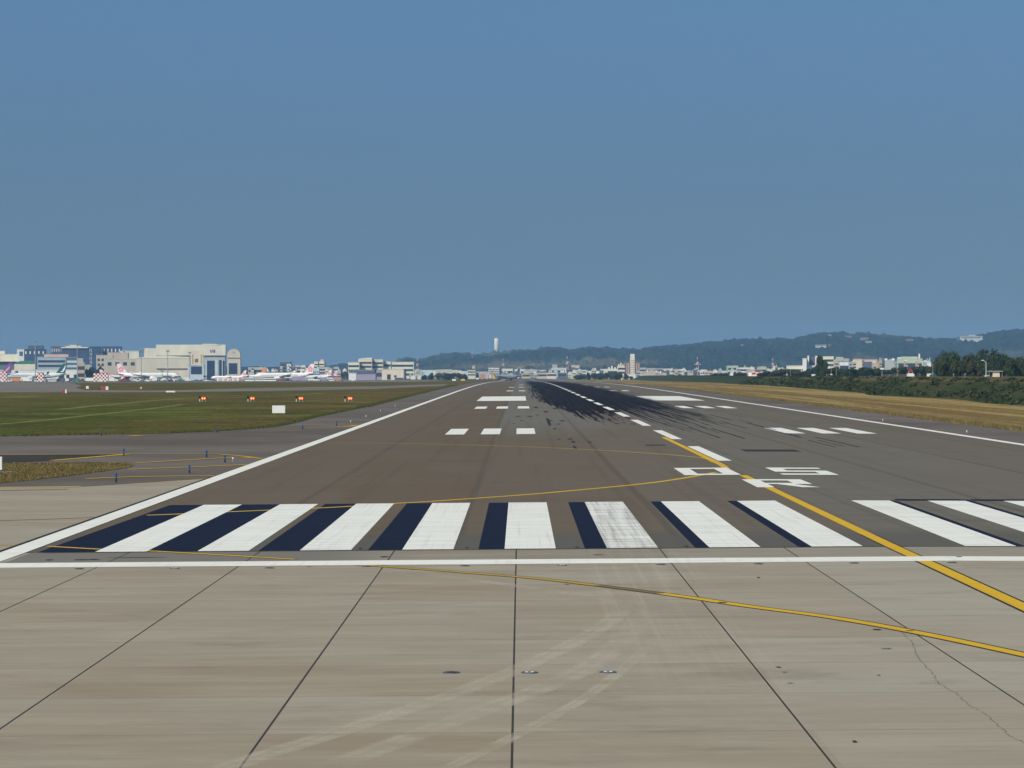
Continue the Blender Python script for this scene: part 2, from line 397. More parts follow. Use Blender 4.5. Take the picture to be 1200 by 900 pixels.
gb = [gp(*p) for p in ((0, 512), (100, 510), (187, 508.8), (253, 506), (285, 504), (322, 501), (347, 496), (370, 489.5))]
left_edge = [(-400, gb[0][1] + 4)] + gb
sheet('taxiway', [[(-31, 2), (-31, gb[-1][1])] + left_edge[::-1] + [(-400, 2)]], .03, M_TAXI)
sheet('runway_shoulder', [[(-31, gb[-1][1]), (-31, 3300), (-39.2, 3300), (-39.2, gb[-1][1] + 120), gb[-1]]] +
      [[(27.2, 0), (36.2, 0), (36.2, 3300), (27.2, 3300)]], .03, M_SHO)
sheet('runway', [rect(-31.2, 27.4, -.2, 3300)], .045, M_ASPH)
sheet('apron', [rect(-260, 260, -290, 0)], .045, M_CONC)
cb = [gp(*p) for p in ((0, 571.5), (91, 570.5), (170, 566), (240, 561))]
sheet('apron_corner', [[(-32.1, 0), (-32.1, cb[-1][1] + 1)] + cb[::-1] + [(-300, cb[0][1] - 20), (-300, 0)]], .041, M_CONC)
isl = [gp(*p) for p in ((150, 549), (156, 546.5), (150, 544), (140, 543), (100, 542.3), (60, 543), (0, 543.8))]
isl_lo = [gp(*p) for p in ((0, 567), (50, 562), (100, 556))]
island = isl + [(-120, isl[-1][1]), (-120, 0), (-60, 8), (-46, 34)] + isl_lo
sheet('grass_island', [island], .055, M_GRASS)
sheet('taxiway_patch', [[gp(-60, 533.8), gp(147, 533.2), gp(61, 540.8), gp(0, 543.6), gp(-60, 543.8)]], .037, M_TAXID)
far = [gp(*p, 2300) for p in ((-300, 447.9), (80, 448.8), (96, 452), (88.7, 455), (100, 457.3), (200, 457.8), (300, 454.9), (440, 452.7), (525, 450.2),
                        (521, 452.3), (440, 456), (300, 458.6), (200, 459.9), (0, 460.2), (-300, 460.5))]
sheet('far_taxiway', [far], .05, M_FARTAXI)
sheet('far_apron', [[(-1600, 1560), (-95, 1680), (-95, 2500), (-250, 3600), (-1600, 3600)]], .06, M_FARTAXI)
sheet('far_cross_taxiway', [rect(-95, -39.2, 2000, 2060), rect(36.2, 100, 1500, 1540)], .05, M_FARTAXI)

# ---- white runway markings
W0 = -28.8
white = [rect(W0 + 3.6 * i, W0 + 3.6 * i + 1.8, 0, 30) for i in range(8)] + [rect(1.8 + 3.6 * i, 3.6 + 3.6 * i, 0, 30) for i in range(7)]
sheet('threshold_stripes', white, .053, M_WT)
px = 1 / 33.6
blk = []
for i, w in enumerate((2.02, 1.82, 1.46, 1.2, .92, .78, .50, .46)):
    x = W0 + 3.6 * i
    blk.append([(x - w, 0), (x, 0), (x, 30), (x - w * (1.0 if i else .8), 30)])
for i in range(7):
    x = 3.6 + 3.6 * i; blk.append(rect(x, x + .32, 0, 30 if i == 0 else 31.2))
    if i: blk.append(rect(x - 3.2, x, 30.02, 31.4))
sheet('painted_out_stripes', blk, .051, M_BLK)
sheet('threshold_line', [rect(-32.1, 28.3, -7.0, -5.0)], .053, M_WL)
sheet('runway_edge_lines', [rect(-32.12, -31.22, -7.0, 3250), rect(27.4, 28.3, 4, 3250)], .057, M_WL)
sheet('edge_line_border', [rect(-32.34, -32.13, -7.0, 60)], .053, M_BRD)
cl, y = [], 106.0
A, B = gp(800, 523.2), gp(770.7, 504.5)
per = B[1] - A[1]
y = A[1]
while y > 140: y -= per
y += 0
n0 = gp(848.5, 540.8)[1]
while n0 < 3200:
    cl.append(rect(-.45, .45, n0, n0 + per * .61)); n0 += per
sheet('centre_line', cl, .053, M_WL)
tdz = []
for k, (y0, n) in enumerate(((152, 3), (305, 3), (610, 2), (760, 2), (910, 1))):
    for j in range(n):
        xl = -14.2 - 3.45 * (j + (0 if k else 0)); tdz.append(rect(xl + .0, xl + 1.85, y0, y0 + 22.5))
        xr = 11.9 + 3.45 * j; tdz.append(rect(xr, xr + 1.85, y0, y0 + 22.5))
sheet('touchdown_zone_marks', tdz, .053, M_WB)
a0, a1 = gp(590, 470)[1], gp(590, 464.8)[1]
sheet('aiming_point_marks', [rect(-22.4, -12.6, a0, a1), rect(12.4, 22.6, a0, a1)], .053, M_WB)

def seg(x0, y0, kx, ky, rects): return [rect(x0 + a * kx, x0 + b * kx, y0 + c * ky, y0 + d * ky) for a, b, c, d in rects]
yd0, yd1 = gp(830, 557.8)[1], gp(830, 549.2)[1]
yr0, yr1 = gp(910, 572.2)[1], gp(910, 562.8)[1]
w, h = 3.3, yd1 - yd0
tx, ty = .9 / 3.3, .17
sheet('runway_designation', seg(-4.2, yd0, w, h, [(0, tx, 0, 1), (1 - tx, 1, 0, 1), (tx, 1 - tx, 0, ty), (tx, 1 - tx, 1 - ty, 1)]) +
      seg(1.55, yd0, w, h, [(0, 1, 0, ty), (1 - tx, 1, ty, .58), (0, 1 - tx, .41, .58), (0, tx, .58, 1 - ty), (0, 1, 1 - ty, 1)]) +
      seg(-1.4, yr0, w, yr1 - yr0, [(0, tx, 0, 1), (tx, 1, 1 - ty, 1), (1 - tx, 1, .52, 1 - ty), (tx, 1, .38, .52)]) +
      [[(-1.4 + w * .42, yr0 + .379 * (yr1 - yr0)), (-1.4 + w * .70, yr0 + .379 * (yr1 - yr0)), (-1.4 + w, yr0), (-1.4 + w * .72, yr0)]], .061, M_WL)
b0, b1 = gp(897, 529.8), gp(897, 527.6)
sheet('painted_out_bars', [rect(3.1, 7.3, b0[1], b1[1]), rect(-3.6, -2.0, gp(746, 523)[1], gp(746, 522)[1])], .053, M_BRD)

# ---- yellow taxi lines
def line(name, pxs, w, mat, lift=.049, border=0.0):
    p = smooth([gp(*q) for q in pxs])
    if border: sheet(name + '_border', strip(p, w + 2 * border), lift - .002, M_BRD)
    return sheet(name, strip(p, w), lift, mat)
xl = -.82
hook = [(xl, gp(777, 513)[1]), (xl, gp(815, 532)[1]), (xl + .02, gp(835, 541)[1]), (xl, gp(845, 546)[1]), (xl - .15, gp(844, 549.3)[1]), (xl - .5, gp(838, 554.2)[1])]
sheet('lead_on_line', strip(smooth(hook), .46) + strip([(xl, gp(868, 558)[1]), (xl + .03, -4.98)], .46) + strip([(xl + .03, -7.02), (xl + .05, -80)], .46), .055, M_YEL)
sheet('lead_on_line_border', strip([(xl + .03, 6), (xl + .03, -4.98)], .60) + strip([(xl + .03, -7.02), (xl + .05, -80)], .64), .051, M_BRD)
line('turn_off_line', [(838, 543), (827, 538), (813, 536.3), (790, 534), (760, 531.8), (691, 527.6), (600, 523.6), (460, 520), (381, 519.6)], .36, M_YELF)
line('taxiway_centre_line', [(348, 519), (213, 518.4), (0, 518.8), (-200, 519)], .26, M_YBR)
line('far_turn_line', [(838, 554.5), (821, 557.9), (760, 567.2), (653, 577.6), (600, 582), (508, 588.5), (465, 591), (415, 594.3), (372, 596.6), (320, 598.8), (269, 601), (213, 603.5), (172, 605)], .40, M_YEL, .0515)
line('apron_turn_line', [(120, 607), (80, 608.7), (0, 611.5), (-120, 616)], .24, M_YBR)
line('near_turn_line', [(54.7, 641.6), (114.7, 645), (170.7, 647), (240, 650.8), (320, 655.6), (345, 657)], .26, M_YEL, .0525, .1)
line('near_turn_line', [(-80, 640), (0, 640.6), (22, 641.3)], .24, M_YELF)
line('near_turn_line', [(415, 663.4), (486.7, 668.2), (620, 678.9), (700, 688)], .34, M_YELF, .0525, .09)
line('near_turn_line', [(700, 688), (730, 691.8), (775, 697.5)], .32, M_YBR, .0525, .09)
line('near_turn_line', [(775, 697.5), (818.7, 703.7), (880, 713), (976, 726), (1077, 744), (1200, 770), (1400, 815)], .36, M_YEL, .0525, .09)
for pts, w, m in (([(61, 540.5), (149, 533)], .40, M_YEL), ([(-100, 534), (0, 533.6), (144, 532.9), (240, 532.6), (267, 533.8), (293, 536.3), (306, 539)], .34, M_YELF),
                  ([(160, 543.2), (203, 540.8), (256, 537.7), (283, 536.6), (304, 538.3)], .30, M_YEL), ([(151, 551), (221, 548.3), (291, 545.2)], .32, M_YEL),
                  ([(101, 562), (165, 559.5), (251, 558.6)], .34, M_YEL), ([(-60, 573), (0, 572.6), (91, 572.2)], .34, M_YEL),
                  ([(95, 571), (187, 565), (240, 561.5)], .22, M_YBR), ([(-60, 577), (80, 574.5)], .2, M_YBR),
                  ([(152, 511), (166, 511.2)], 1.0, M_YEL), ([(313, 506), (354, 505.2)], .35, M_YELF), ([(346, 497.6), (378, 497.6)], .35, M_YELF),
                  ([(359, 501.8), (402, 500.6), (418, 498.6)], .38, M_YEL), ([(30, 471), (10, 475)], .1, M_YBR)):
    line('shoulder_line', pts, w * 1.55, m, .058)

# ---- slab joints, tyre arcs, crack, spots
jn = []
for i, x in enumerate(JX[:6]):
    jn += strip([(x, -95), (x, -7.02)], .040) + strip([(x, -4.98), (x, -.2)], .045)
jn += strip([(-.35 + 4.2, -95), (-.35 + 4.2, -7.05)], .035)
sheet('slab_joints', jn, .0475, M_JNT)
sheet('collar_joint', [rect(-30.6, 27.4, -.36, -.2)], .0475, M_JNT)
def wear_mat(name, col, alpha, sc=(2.2, .25, 0)):
    t = MT(name, .85); P = t.pos(True)
    n = t.noise(P, sc, 1, 4, .65); f = t.noise(P, (1, 1, 1), 3, 4, .7, 4)
    a = t.math('MULTIPLY', t.ramp(t.math('ADD', t.math('MULTIPLY', n, .6), t.math('MULTIPLY', f, .4)), .25, .60), alpha)
    t.base(col); t.put(t.b.inputs['Alpha'], a); return t.m
t = MT('polished_track', .85, .06); P = t.pos(); n_ = t.noise(P, (.5, .8, 0), 1, 5, .7)
t.base((.60, .53, .415, 1)); t.put(t.b.inputs['Alpha'], t.math('MULTIPLY', t.n('ShaderNodeAttribute', attribute_name='tread').outputs['Fac'], t.math('MULTIPLY', t.ramp(n_, .28, .66), .50))); M_ARC = t.m
M_ARCD = wear_mat('dark_track', (.20, .165, .13, 1), .30, (.6, .6, 0))
for nm, pts, w, m in (('tyre_track', [(230, 918), (300, 892), (470, 838), (600, 790), (680, 752), (722, 724), (740, 700)], .55, M_ARC),
                      ('tyre_track', [(380, 905), (470, 872), (560, 838), (680, 790), (735, 748), (765, 712)], .62, M_ARC),
                      ('tyre_track', [(480, 925), (600, 868), (690, 818), (750, 770), (790, 730)], .3, M_ARC),
                      ('tyre_track', [(480, 672), (600, 688), (700, 703), (790, 722)], .5, M_ARC)):
    q_ = smooth([gp(*q) for q in pts], 10)
    me = bpy.data.meshes.new(nm); V, Fc, E_ = [], [], []
    for i_, p_ in enumerate(q_):
        dv = (Vector(q_[min(len(q_) - 1, i_ + 1)]) - Vector(q_[max(0, i_ - 1)])).normalized(); nv = Vector((-dv.y, dv.x)); fade = min(1, i_ / 6, (len(q_) - 1 - i_) / 14)
        for k, (o_, e_) in enumerate(((-.62, 0), (-.42, .8), (-.15, 1), (.1, .7), (.36, 1), (.62, 0))):
            s_ = Vector(p_) + nv * w * o_; V.append((s_.x, s_.y, gz(s_.x, s_.y) + .0035 + .0475)); E_.append(e_ * fade)
        if i_: Fc += [((i_ - 1) * 6 + k, (i_ - 1) * 6 + k + 1, i_ * 6 + k + 1, i_ * 6 + k) for k in range(5)]
    me.from_pydata(V, [], Fc); at_ = me.attributes.new('tread', 'FLOAT', 'POINT'); at_.data.foreach_set('value', E_)
    tag(link(nm, me, m), kind='structure')
crack = [(1052, 738), (1068, 755), (1078, 776), (1092, 791), (1100, 803), (1120, 815), (1136, 829), (1155, 840), (1170, 853), (1186, 867), (1215, 880)]
cp = []
for i, p in enumerate(smooth([gp(*q) for q in crack], 8)): cp.append((p[0] + random.uniform(-.025, .025), p[1] + random.uniform(-.06, .06)))
sheet('pavement_crack', strip(cp, .035), .0495, wear_mat('crack_dirt', (.13, .11, .085, 1), .34, (3, 3, 0)))
M_SPOT = wear_mat('rubber_smudge', (.02, .018, .018, 1), 1.0, (4, .8, 0)); M_FLK = plain('dark_fleck', (.045, .042, .045, 1))
sp = []
for x, y, rx, ry in ((672, 518.5, .30, 2.6), (668, 515.2, .45, 1.6), (654.5, 515.3, .35, 1.2), (691, 518.7, .35, 1.3), (673.5, 525, .25, 4.2), (607, 488.5, .5, 2.5), (621, 488.4, .6, 2.8),
                     (611, 493.5, .35, 2), (645, 493.4, .5, 3), (659, 493.6, .6, 3), (630, 487, .4, 3), (654, 497.5, .35, 3), (650, 503, .3, 2.6), (602, 497, .3, 1.5), (723, 497, .5, 2.5), (731, 496, .4, 2),
                     (741.5, 497.5, .55, 1.6), (640, 483, .6, 6), (628, 478, .7, 8), (650, 479, .6, 7)):
    X, Y = gp(x, y)
    sp.append([(X + .6 * rx * math.cos(a) * random.uniform(.7, 1.2), Y + ry * math.sin(a) * random.uniform(.7, 1.2)) for a in [k * math.pi / 5 for k in range(10)]])
sheet('rubber_spots', sp, .063, M_SPOT)
fl = []
for x, y, w_, h_ in ((912, 785, .10, .12), (919, 791, .10, .08), (926, 804, .13, .06), (1029.5, 794.5, .07, .10), (1039, 763, .22, .12), (1001, 873, .09, .18), (1027, 740.5, .22, .22), (362, 666, .16, .12),
                     (482, 669.5, .14, .12), (664, 687, .16, .14), (847, 708.5, .20, .22), (1066, 742, .2, .1), (889, 679, .12, .3), (58, 658, .25, .3), (95, 657.8, .5, .3), (110, 657.5, .4, .3), (160, 655.2, 1.6, .22),
                     (450, 654.3, .35, .3), (1124, 654.5, .2, .2), (701, 652, .35, .2), (547, 643.6, .12, .5), (422, 644.3, .12, .5), (676, 643, .12, .5), (804, 642, .12, .5)):
    X, Y = gp(x, y)
    w_ *= .6; h_ *= .55
    fl.append([(X + w_ * math.cos(a) * random.uniform(.6, 1.2), Y + h_ * math.sin(a) * random.uniform(.6, 1.2)) for a in [k * math.pi / 4 + .3 for k in range(8)]])
sheet('patch_marks', fl, .0635, M_FLK)
sk = []
rs = random.Random(3)
for _ in range(70):
    right = rs.random() < .86
    x = rs.uniform(2.5, 15.5) if right else rs.uniform(-12, -3); y = (105 + 260 * rs.random() ** .8) if right else rs.uniform(185, 330); L_ = rs.uniform(8, 42); w_ = rs.uniform(.10, .26)
    sk += strip([(x, y), (x + rs.uniform(-.12, .12), y + L_)], w_)
    if rs.random() < .22: sk += strip([(x + .9, y + 2), (x + .9, y + L_)], w_ * .9)
sheet('skid_streaks', sk, .063, wear_mat('skid_rubber', (.012, .012, .016, 1), .85, (1.5, .2, 0)))
# mown tracks in the left grass
t = MT('dry_cut_grass', .95, .03); P = t.pos(); n = t.noise(P, (.5, .2, 0), 1, 4, .7)
t.base(t.mix(t.ramp(n, .35, .65), (.105, .120, .032, 1), (.190, .182, .065, 1))); M_DRY = t.m
sheet('mown_track', strip(smooth([gp(*q) for q in ((-60, 502), (45, 493.3), (110, 486.2), (185, 478), (215, 473.8))]), 1.5) +
      strip(smooth([gp(*q) for q in ((70, 480), (130, 474), (220, 467), (330, 464), (380, 460.5))]), 2.2) + strip(smooth([gp(*q) for q in ((0, 466), (50, 463.8))]), 5), .02, M_DRY)

# ---- embankment along the right of the field (runs parallel to the runway)
def toe(Y): return 70 + .018 * max(0, Y - 330)
bm = bmesh.new(); rows = []
PRO = [(0, 0), (2.5, .18), (5, .42), (7.5, .68), (10, .86), (13, .96), (17, 1), (30, 1.02), (60, 1.0), (120, 1.0), (330, 1.0), (380, 0)]
Yb = [180, 260] + [300 + 6 * i for i in range(120)] + [1020 + 30 * i for i in range(60)] + [2820, 2900]
for i, Y in enumerate(Yb):
    e = min(1, max(0, (Y - 200) / 90)) * min(1, max(0, (2900 - Y) / 150)); row = []
    near = 1 if Y < 960 else max(.55, 1 - (Y - 960) / 120)
    for s_, q in PRO:
        x = toe(Y) + s_ + (8 * noise.noise((Y * .011, 3, 0)) if s_ < 20 else 0)
        top = 5.0 + (.25 * noise.noise((Y * .02, s_ * .1, 1)))
        if Y > 960: top -= .5 * min(1, (Y - 960) / 200)
        g = gz(x, Y)
        z = g + (top - g) * q * e + (.55 * noise.noise((x * .35, Y * .09, 2)) if .1 < q < .99 else 0) * e * near - (.05 if q == 0 else 0)
        row.append(bm.verts.new((x, Y, z)))
    rows.append(row)
for a, b in zip(rows, rows[1:]):
    for k in range(len(PRO) - 1): bm.faces.new((a[k], a[k + 1], b[k + 1], b[k]))
me = bpy.data.meshes.new('embankment'); bm.to_mesh(me); bm.free()
tag(link('embankment', me, mat_bank()), kind='structure')

# ---- hills behind the town
SIL = [(-900, 428), (300, 431), (380, 430.5), (396, 428.5), (404, 427.8), (412, 430), (455, 429), (470, 422.5), (478, 421), (486, 423), (490, 423), (505, 419), (520, 417), (535, 415.5), (550, 415.5), (562, 417), (570, 417), (580, 415), (595, 413), (610, 412), (625, 411), (640, 409),
       (650, 408.8), (665, 411), (680, 409.5), (690, 408.2), (712, 409), (730, 409), (745, 410), (752, 410), (760, 407.5), (775, 407), (800, 406), (820, 403.5), (845, 401.5), (860, 399), (872, 397.5),
       (880, 398.5), (910, 398), (928, 399), (945, 396), (955, 393.5), (970, 392), (985, 392), (1000, 394), (1010, 391.5), (1020, 393), (1030, 395), (1050, 395.5), (1075, 397), (1100, 398.5),
       (1120, 397.5), (1127, 396), (1150, 394), (1165, 391), (1180, 388.5), (1195, 388), (1210, 389), (1400, 398), (2200, 410)]
def sil(x):
    for (a, ya), (b, yb) in zip(SIL, SIL[1:]):
        if a <= x <= b: return ya + (yb - ya) * (x - a) / (b - a)
    return 420
ND = 110; D_HI, D_LO = 8400, 5900
def hill_z(px_, d):
    u = (px_ - CX) / F; X = XC + u * d
    k = min(1, max(0, (d - D_LO) / (D_HI - D_LO)))
    top = H + (CY + (px_ - CX) * -ROLL - sil(px_)) * D_HI / F
    z = top * (k * k * (3 - 2 * k)) ** .8
    z += 26 * noise.fractal((X * .0016, d * .0012, 5), 1, 2, 4) * math.sin(math.pi * min(1, k)) * min(1, top / 60)
    z += (6 * noise.noise((X * .02, d * .004, 1)) + 8 * noise.noise((X * .035, d * .016, 8)) + 8 * noise.noise((X * .10, d * .035, 4))) * min(1, top / 40) * min(1, k * 4)
    return max(z, -3) if k > 0 else -3
bm = bmesh.new(); cols = []
xs = [-900 + 30 * i for i in range(43)] + [392 + 1.2 * i for i in range(748)] + [1290 + 40 * i for i in range(23)]
for x in xs:
    cols.append([bm.verts.new((XC + (x - CX) / F * d, d - D0, hill_z(x, d))) for d in [D_LO + (D_HI - D_LO) * i / ND for i in range(ND + 1)]] +
                [bm.verts.new((XC + (x - CX) / F * 9800, 9800 - D0, -5))])
for a, b in zip(cols, cols[1:]):
    for k in range(ND + 1): bm.faces.new((a[k], b[k], b[k + 1], a[k + 1]))
for f in bm.faces: f.smooth = True
me = bpy.data.meshes.new('hills'); bm.to_mesh(me); bm.free()
tag(link('hills', me, mat_hill()), kind='structure')

# ---- rough grass blades where lawn meets pavement
def blades(name, spots, mats, lift=.03):
    bm = bmesh.new()
    for x, y, h in spots:
        for k in range(3):
            a = random.uniform(0, math.pi); w = .02 + h * .13; dx, dy = math.cos(a) * w, math.sin(a) * w
            z = gz(x, y) + lift; lx, ly = random.uniform(-.5, .5) * h, random.uniform(-.5, .5) * h
            ox, oy = random.uniform(-.15, .15), random.uniform(-.15, .15)
            f = bm.faces.new([bm.verts.new(v) for v in ((x + ox - dx, y + oy - dy, z - .03), (x + ox + dx, y + oy + dy, z - .03), (x + ox + lx, y + oy + ly, z + h * random.uniform(.6, 1.1)))])
    me = bpy.data.meshes.new(name); bm.to_mesh(me); bm.free()
    return tag(link(name, me, mats), kind='stuff')
M_BLADE = mat_leaf('rough_grass_blades', (.085, .068, .026, 1), (.215, .160, .065, 1)); M_BLADEG = mat_leaf('green_grass_blades', (.035, .050, .013, 1), (.090, .090, .030, 1))
def inside(p, poly):
    r = False
    for i in range(len(poly)):
        (x0, y0), (x1, y1) = poly[i - 1], poly[i]
        if (y0 > p[1]) != (y1 > p[1]) and p[0] < (x1 - x0) * (p[1] - y0) / (y1 - y0) + x0: r = not r
    return r
sp = []
while len(sp) < 11000:
    p = (random.uniform(-56, -39), random.uniform(48, 83))
    if inside(p, island): sp.append((*p, random.uniform(.04, .15)))
blades('island_grass', sp, M_BLADE)
sp = []
for a, b in zip(left_edge, left_edge[1:] + [(-39.2, gb[-1][1] + 120)]):
    L = math.dist(a, b)
    if a[0] < -75: continue
    for _ in range(int(L * 14)):
        t_ = random.random(); o = random.random() ** 2 * 2.2
        sp.append((a[0] + (b[0] - a[0]) * t_ - o * .6, a[1] + (b[1] - a[1]) * t_ + o, random.uniform(.10, .28)))
for _ in range(5000):
    Y = 330 + 600 * random.random() ** 2; sp.append((-39.3 - 2 * random.random() ** 2, Y, random.uniform(.1, .3)))
blades('left_verge_grass', sp, M_BLADEG)
sp = [(36.3 + 3.5 * random.random() ** 2, 100 + 900 * random.random() ** 1.6, random.uniform(.12, .34)) for _ in range(11000)]
blades('right_verge_grass', sp, M_BLADE)
# ================================================================ things
WHITE = plain('white_paint', (.66, .66, .64, 1), .45); CREAM = plain('cream_cladding', (.64, .60, .49, 1), .7); CREAM2 = plain('warm_cream_wall', (.60, .53, .43, 1), .7)
BEIGE = plain('beige_render', (.46, .42, .35, 1), .8); GREYC = plain('grey_render', (.36, .37, .37, 1), .8); BLUEG = plain('blue_grey_cladding', (.33, .40, .46, 1), .6)
NAVY = plain('dark_blue_facade', (.045, .075, .135, 1), .35); SLATE = plain('slate_facade', (.085, .11, .155, 1), .5); PINK = plain('pink_render', (.55, .38, .34, 1), .8)
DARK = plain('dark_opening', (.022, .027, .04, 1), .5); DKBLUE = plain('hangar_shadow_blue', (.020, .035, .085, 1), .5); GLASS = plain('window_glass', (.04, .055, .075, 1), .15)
RED = plain('red_paint', (.27, .045, .045, 1), .55); GREEN = plain('green_paint', (.015, .17, .10, 1), .5); GRN2 = plain('green_roof', (.03, .20, .15, 1), .6)
ORANGE = plain('orange_paint', (.60, .20, .05, 1), .5); YELP = plain('yellow_paint', (.65, .42, .03, 1), .5); BLUEP = plain('blue_plastic', (.010, .060, .24, 1), .4)
BLACK = plain('black_rubber', (.018, .018, .02, 1), .8); STEEL = plain('galvanised_steel', (.36, .37, .38, 1), .45, .1, .5, .4); MAUVE = plain('mauve_wall', (.30, .26, .36, 1), .7)
PURPLE = plain('purple_fin_paint', (.14, .045, .26, 1), .4); TEAL = plain('teal_fin_paint', (.010, .10, .11, 1), .4); PALEP = plain('pale_pink_fin_paint', (.74, .60, .62, 1), .4); ROSE = plain('rose_blossom_paint', (.62, .22, .28, 1), .5)
OFFW = plain('aircraft_white', (.72, .72, .71, 1), .35); GREYA = plain('aircraft_grey', (.20, .22, .25, 1), .4); DGREY = plain('dark_grey_paint', (.07, .075, .085, 1), .5); BROWN = plain('brown_cladding', (.16, .11, .10, 1), .7)
TAN = plain('tan_wall', (.46, .36, .25, 1), .8); ROOFR = plain('red_roof', (.34, .12, .09, 1), .8); PALEG = plain('pale_green_wall', (.40, .47, .36, 1), .8); GOLD = plain('gold_trim', (.42, .31, .10, 1), .5)
PALEB = plain('pale_blue_cladding', (.46, .54, .58, 1), .6); CONCW = plain('tower_concrete', (.68, .66, .55, 1), .8); TERRA = plain('terracotta_wall', (.42, .22, .16, 1), .8)

def spot(px_, d):                                   # ground point d metres out on the sight line of a pixel column
    X = XC + ray(px_, CY)[0] * d / F; Y = d - D0
    return X, Y, gz(X, Y)
def size(x0, x1, ytop, d, zb):
    z = H - ray((x0 + x1) / 2, ytop)[1] * d / F
    return (x1 - x0) * d / F, max(.5, z - zb)
def thing(name, label, cat, px_, d, group=None, rz=0.0, z=None):
    X, Y, g = spot(px_, d)
    return tag(empty(name, (X, Y, g if z is None else z), rz), label, cat, group)

def building(name, label, cat, x0, x1, ytop, d, depth, wall, roof=None, rows=0, glass=GLASS, group=None, zb=None, cols=0, f0=.12, f1=.9, over=.4, rz=0.0, wgap=.5):
    if rz == 0 and (x0 < 320 or x0 > 900): rz = -ray((x0 + x1) / 2, CY)[0] / F * .8
    o = thing(name, label, cat, (x0 + x1) / 2, d, group, rz, zb)
    w, h = size(x0, x1, ytop, d, o.location.z)
    MB().box(-w / 2, w / 2, 0, depth, -.5, h - .5).build('wall', wall, o)
    MB().box(-w / 2 - over, w / 2 + over, -over, depth + over, h - .497, h).build('roof', roof or wall, o)
    if rows:
        fh = (f1 - f0) * h / rows
        for r in range(rows):
            z0 = f0 * h + fh * (r + .25)
            if cols:
                cw = w * .94 / cols
                for c in range(cols):
                    x = -w * .47 + cw * (c + .5)
                    MB().box(x - cw * wgap / 2, x + cw * wgap / 2, -.15, .1, z0, z0 + fh * .55).build('window', glass, o)
            else:
                MB().box(-w * .47, w * .47, -.15, .1, z0, z0 + fh * .5).build('window_band', glass, o)
    return o, w, h

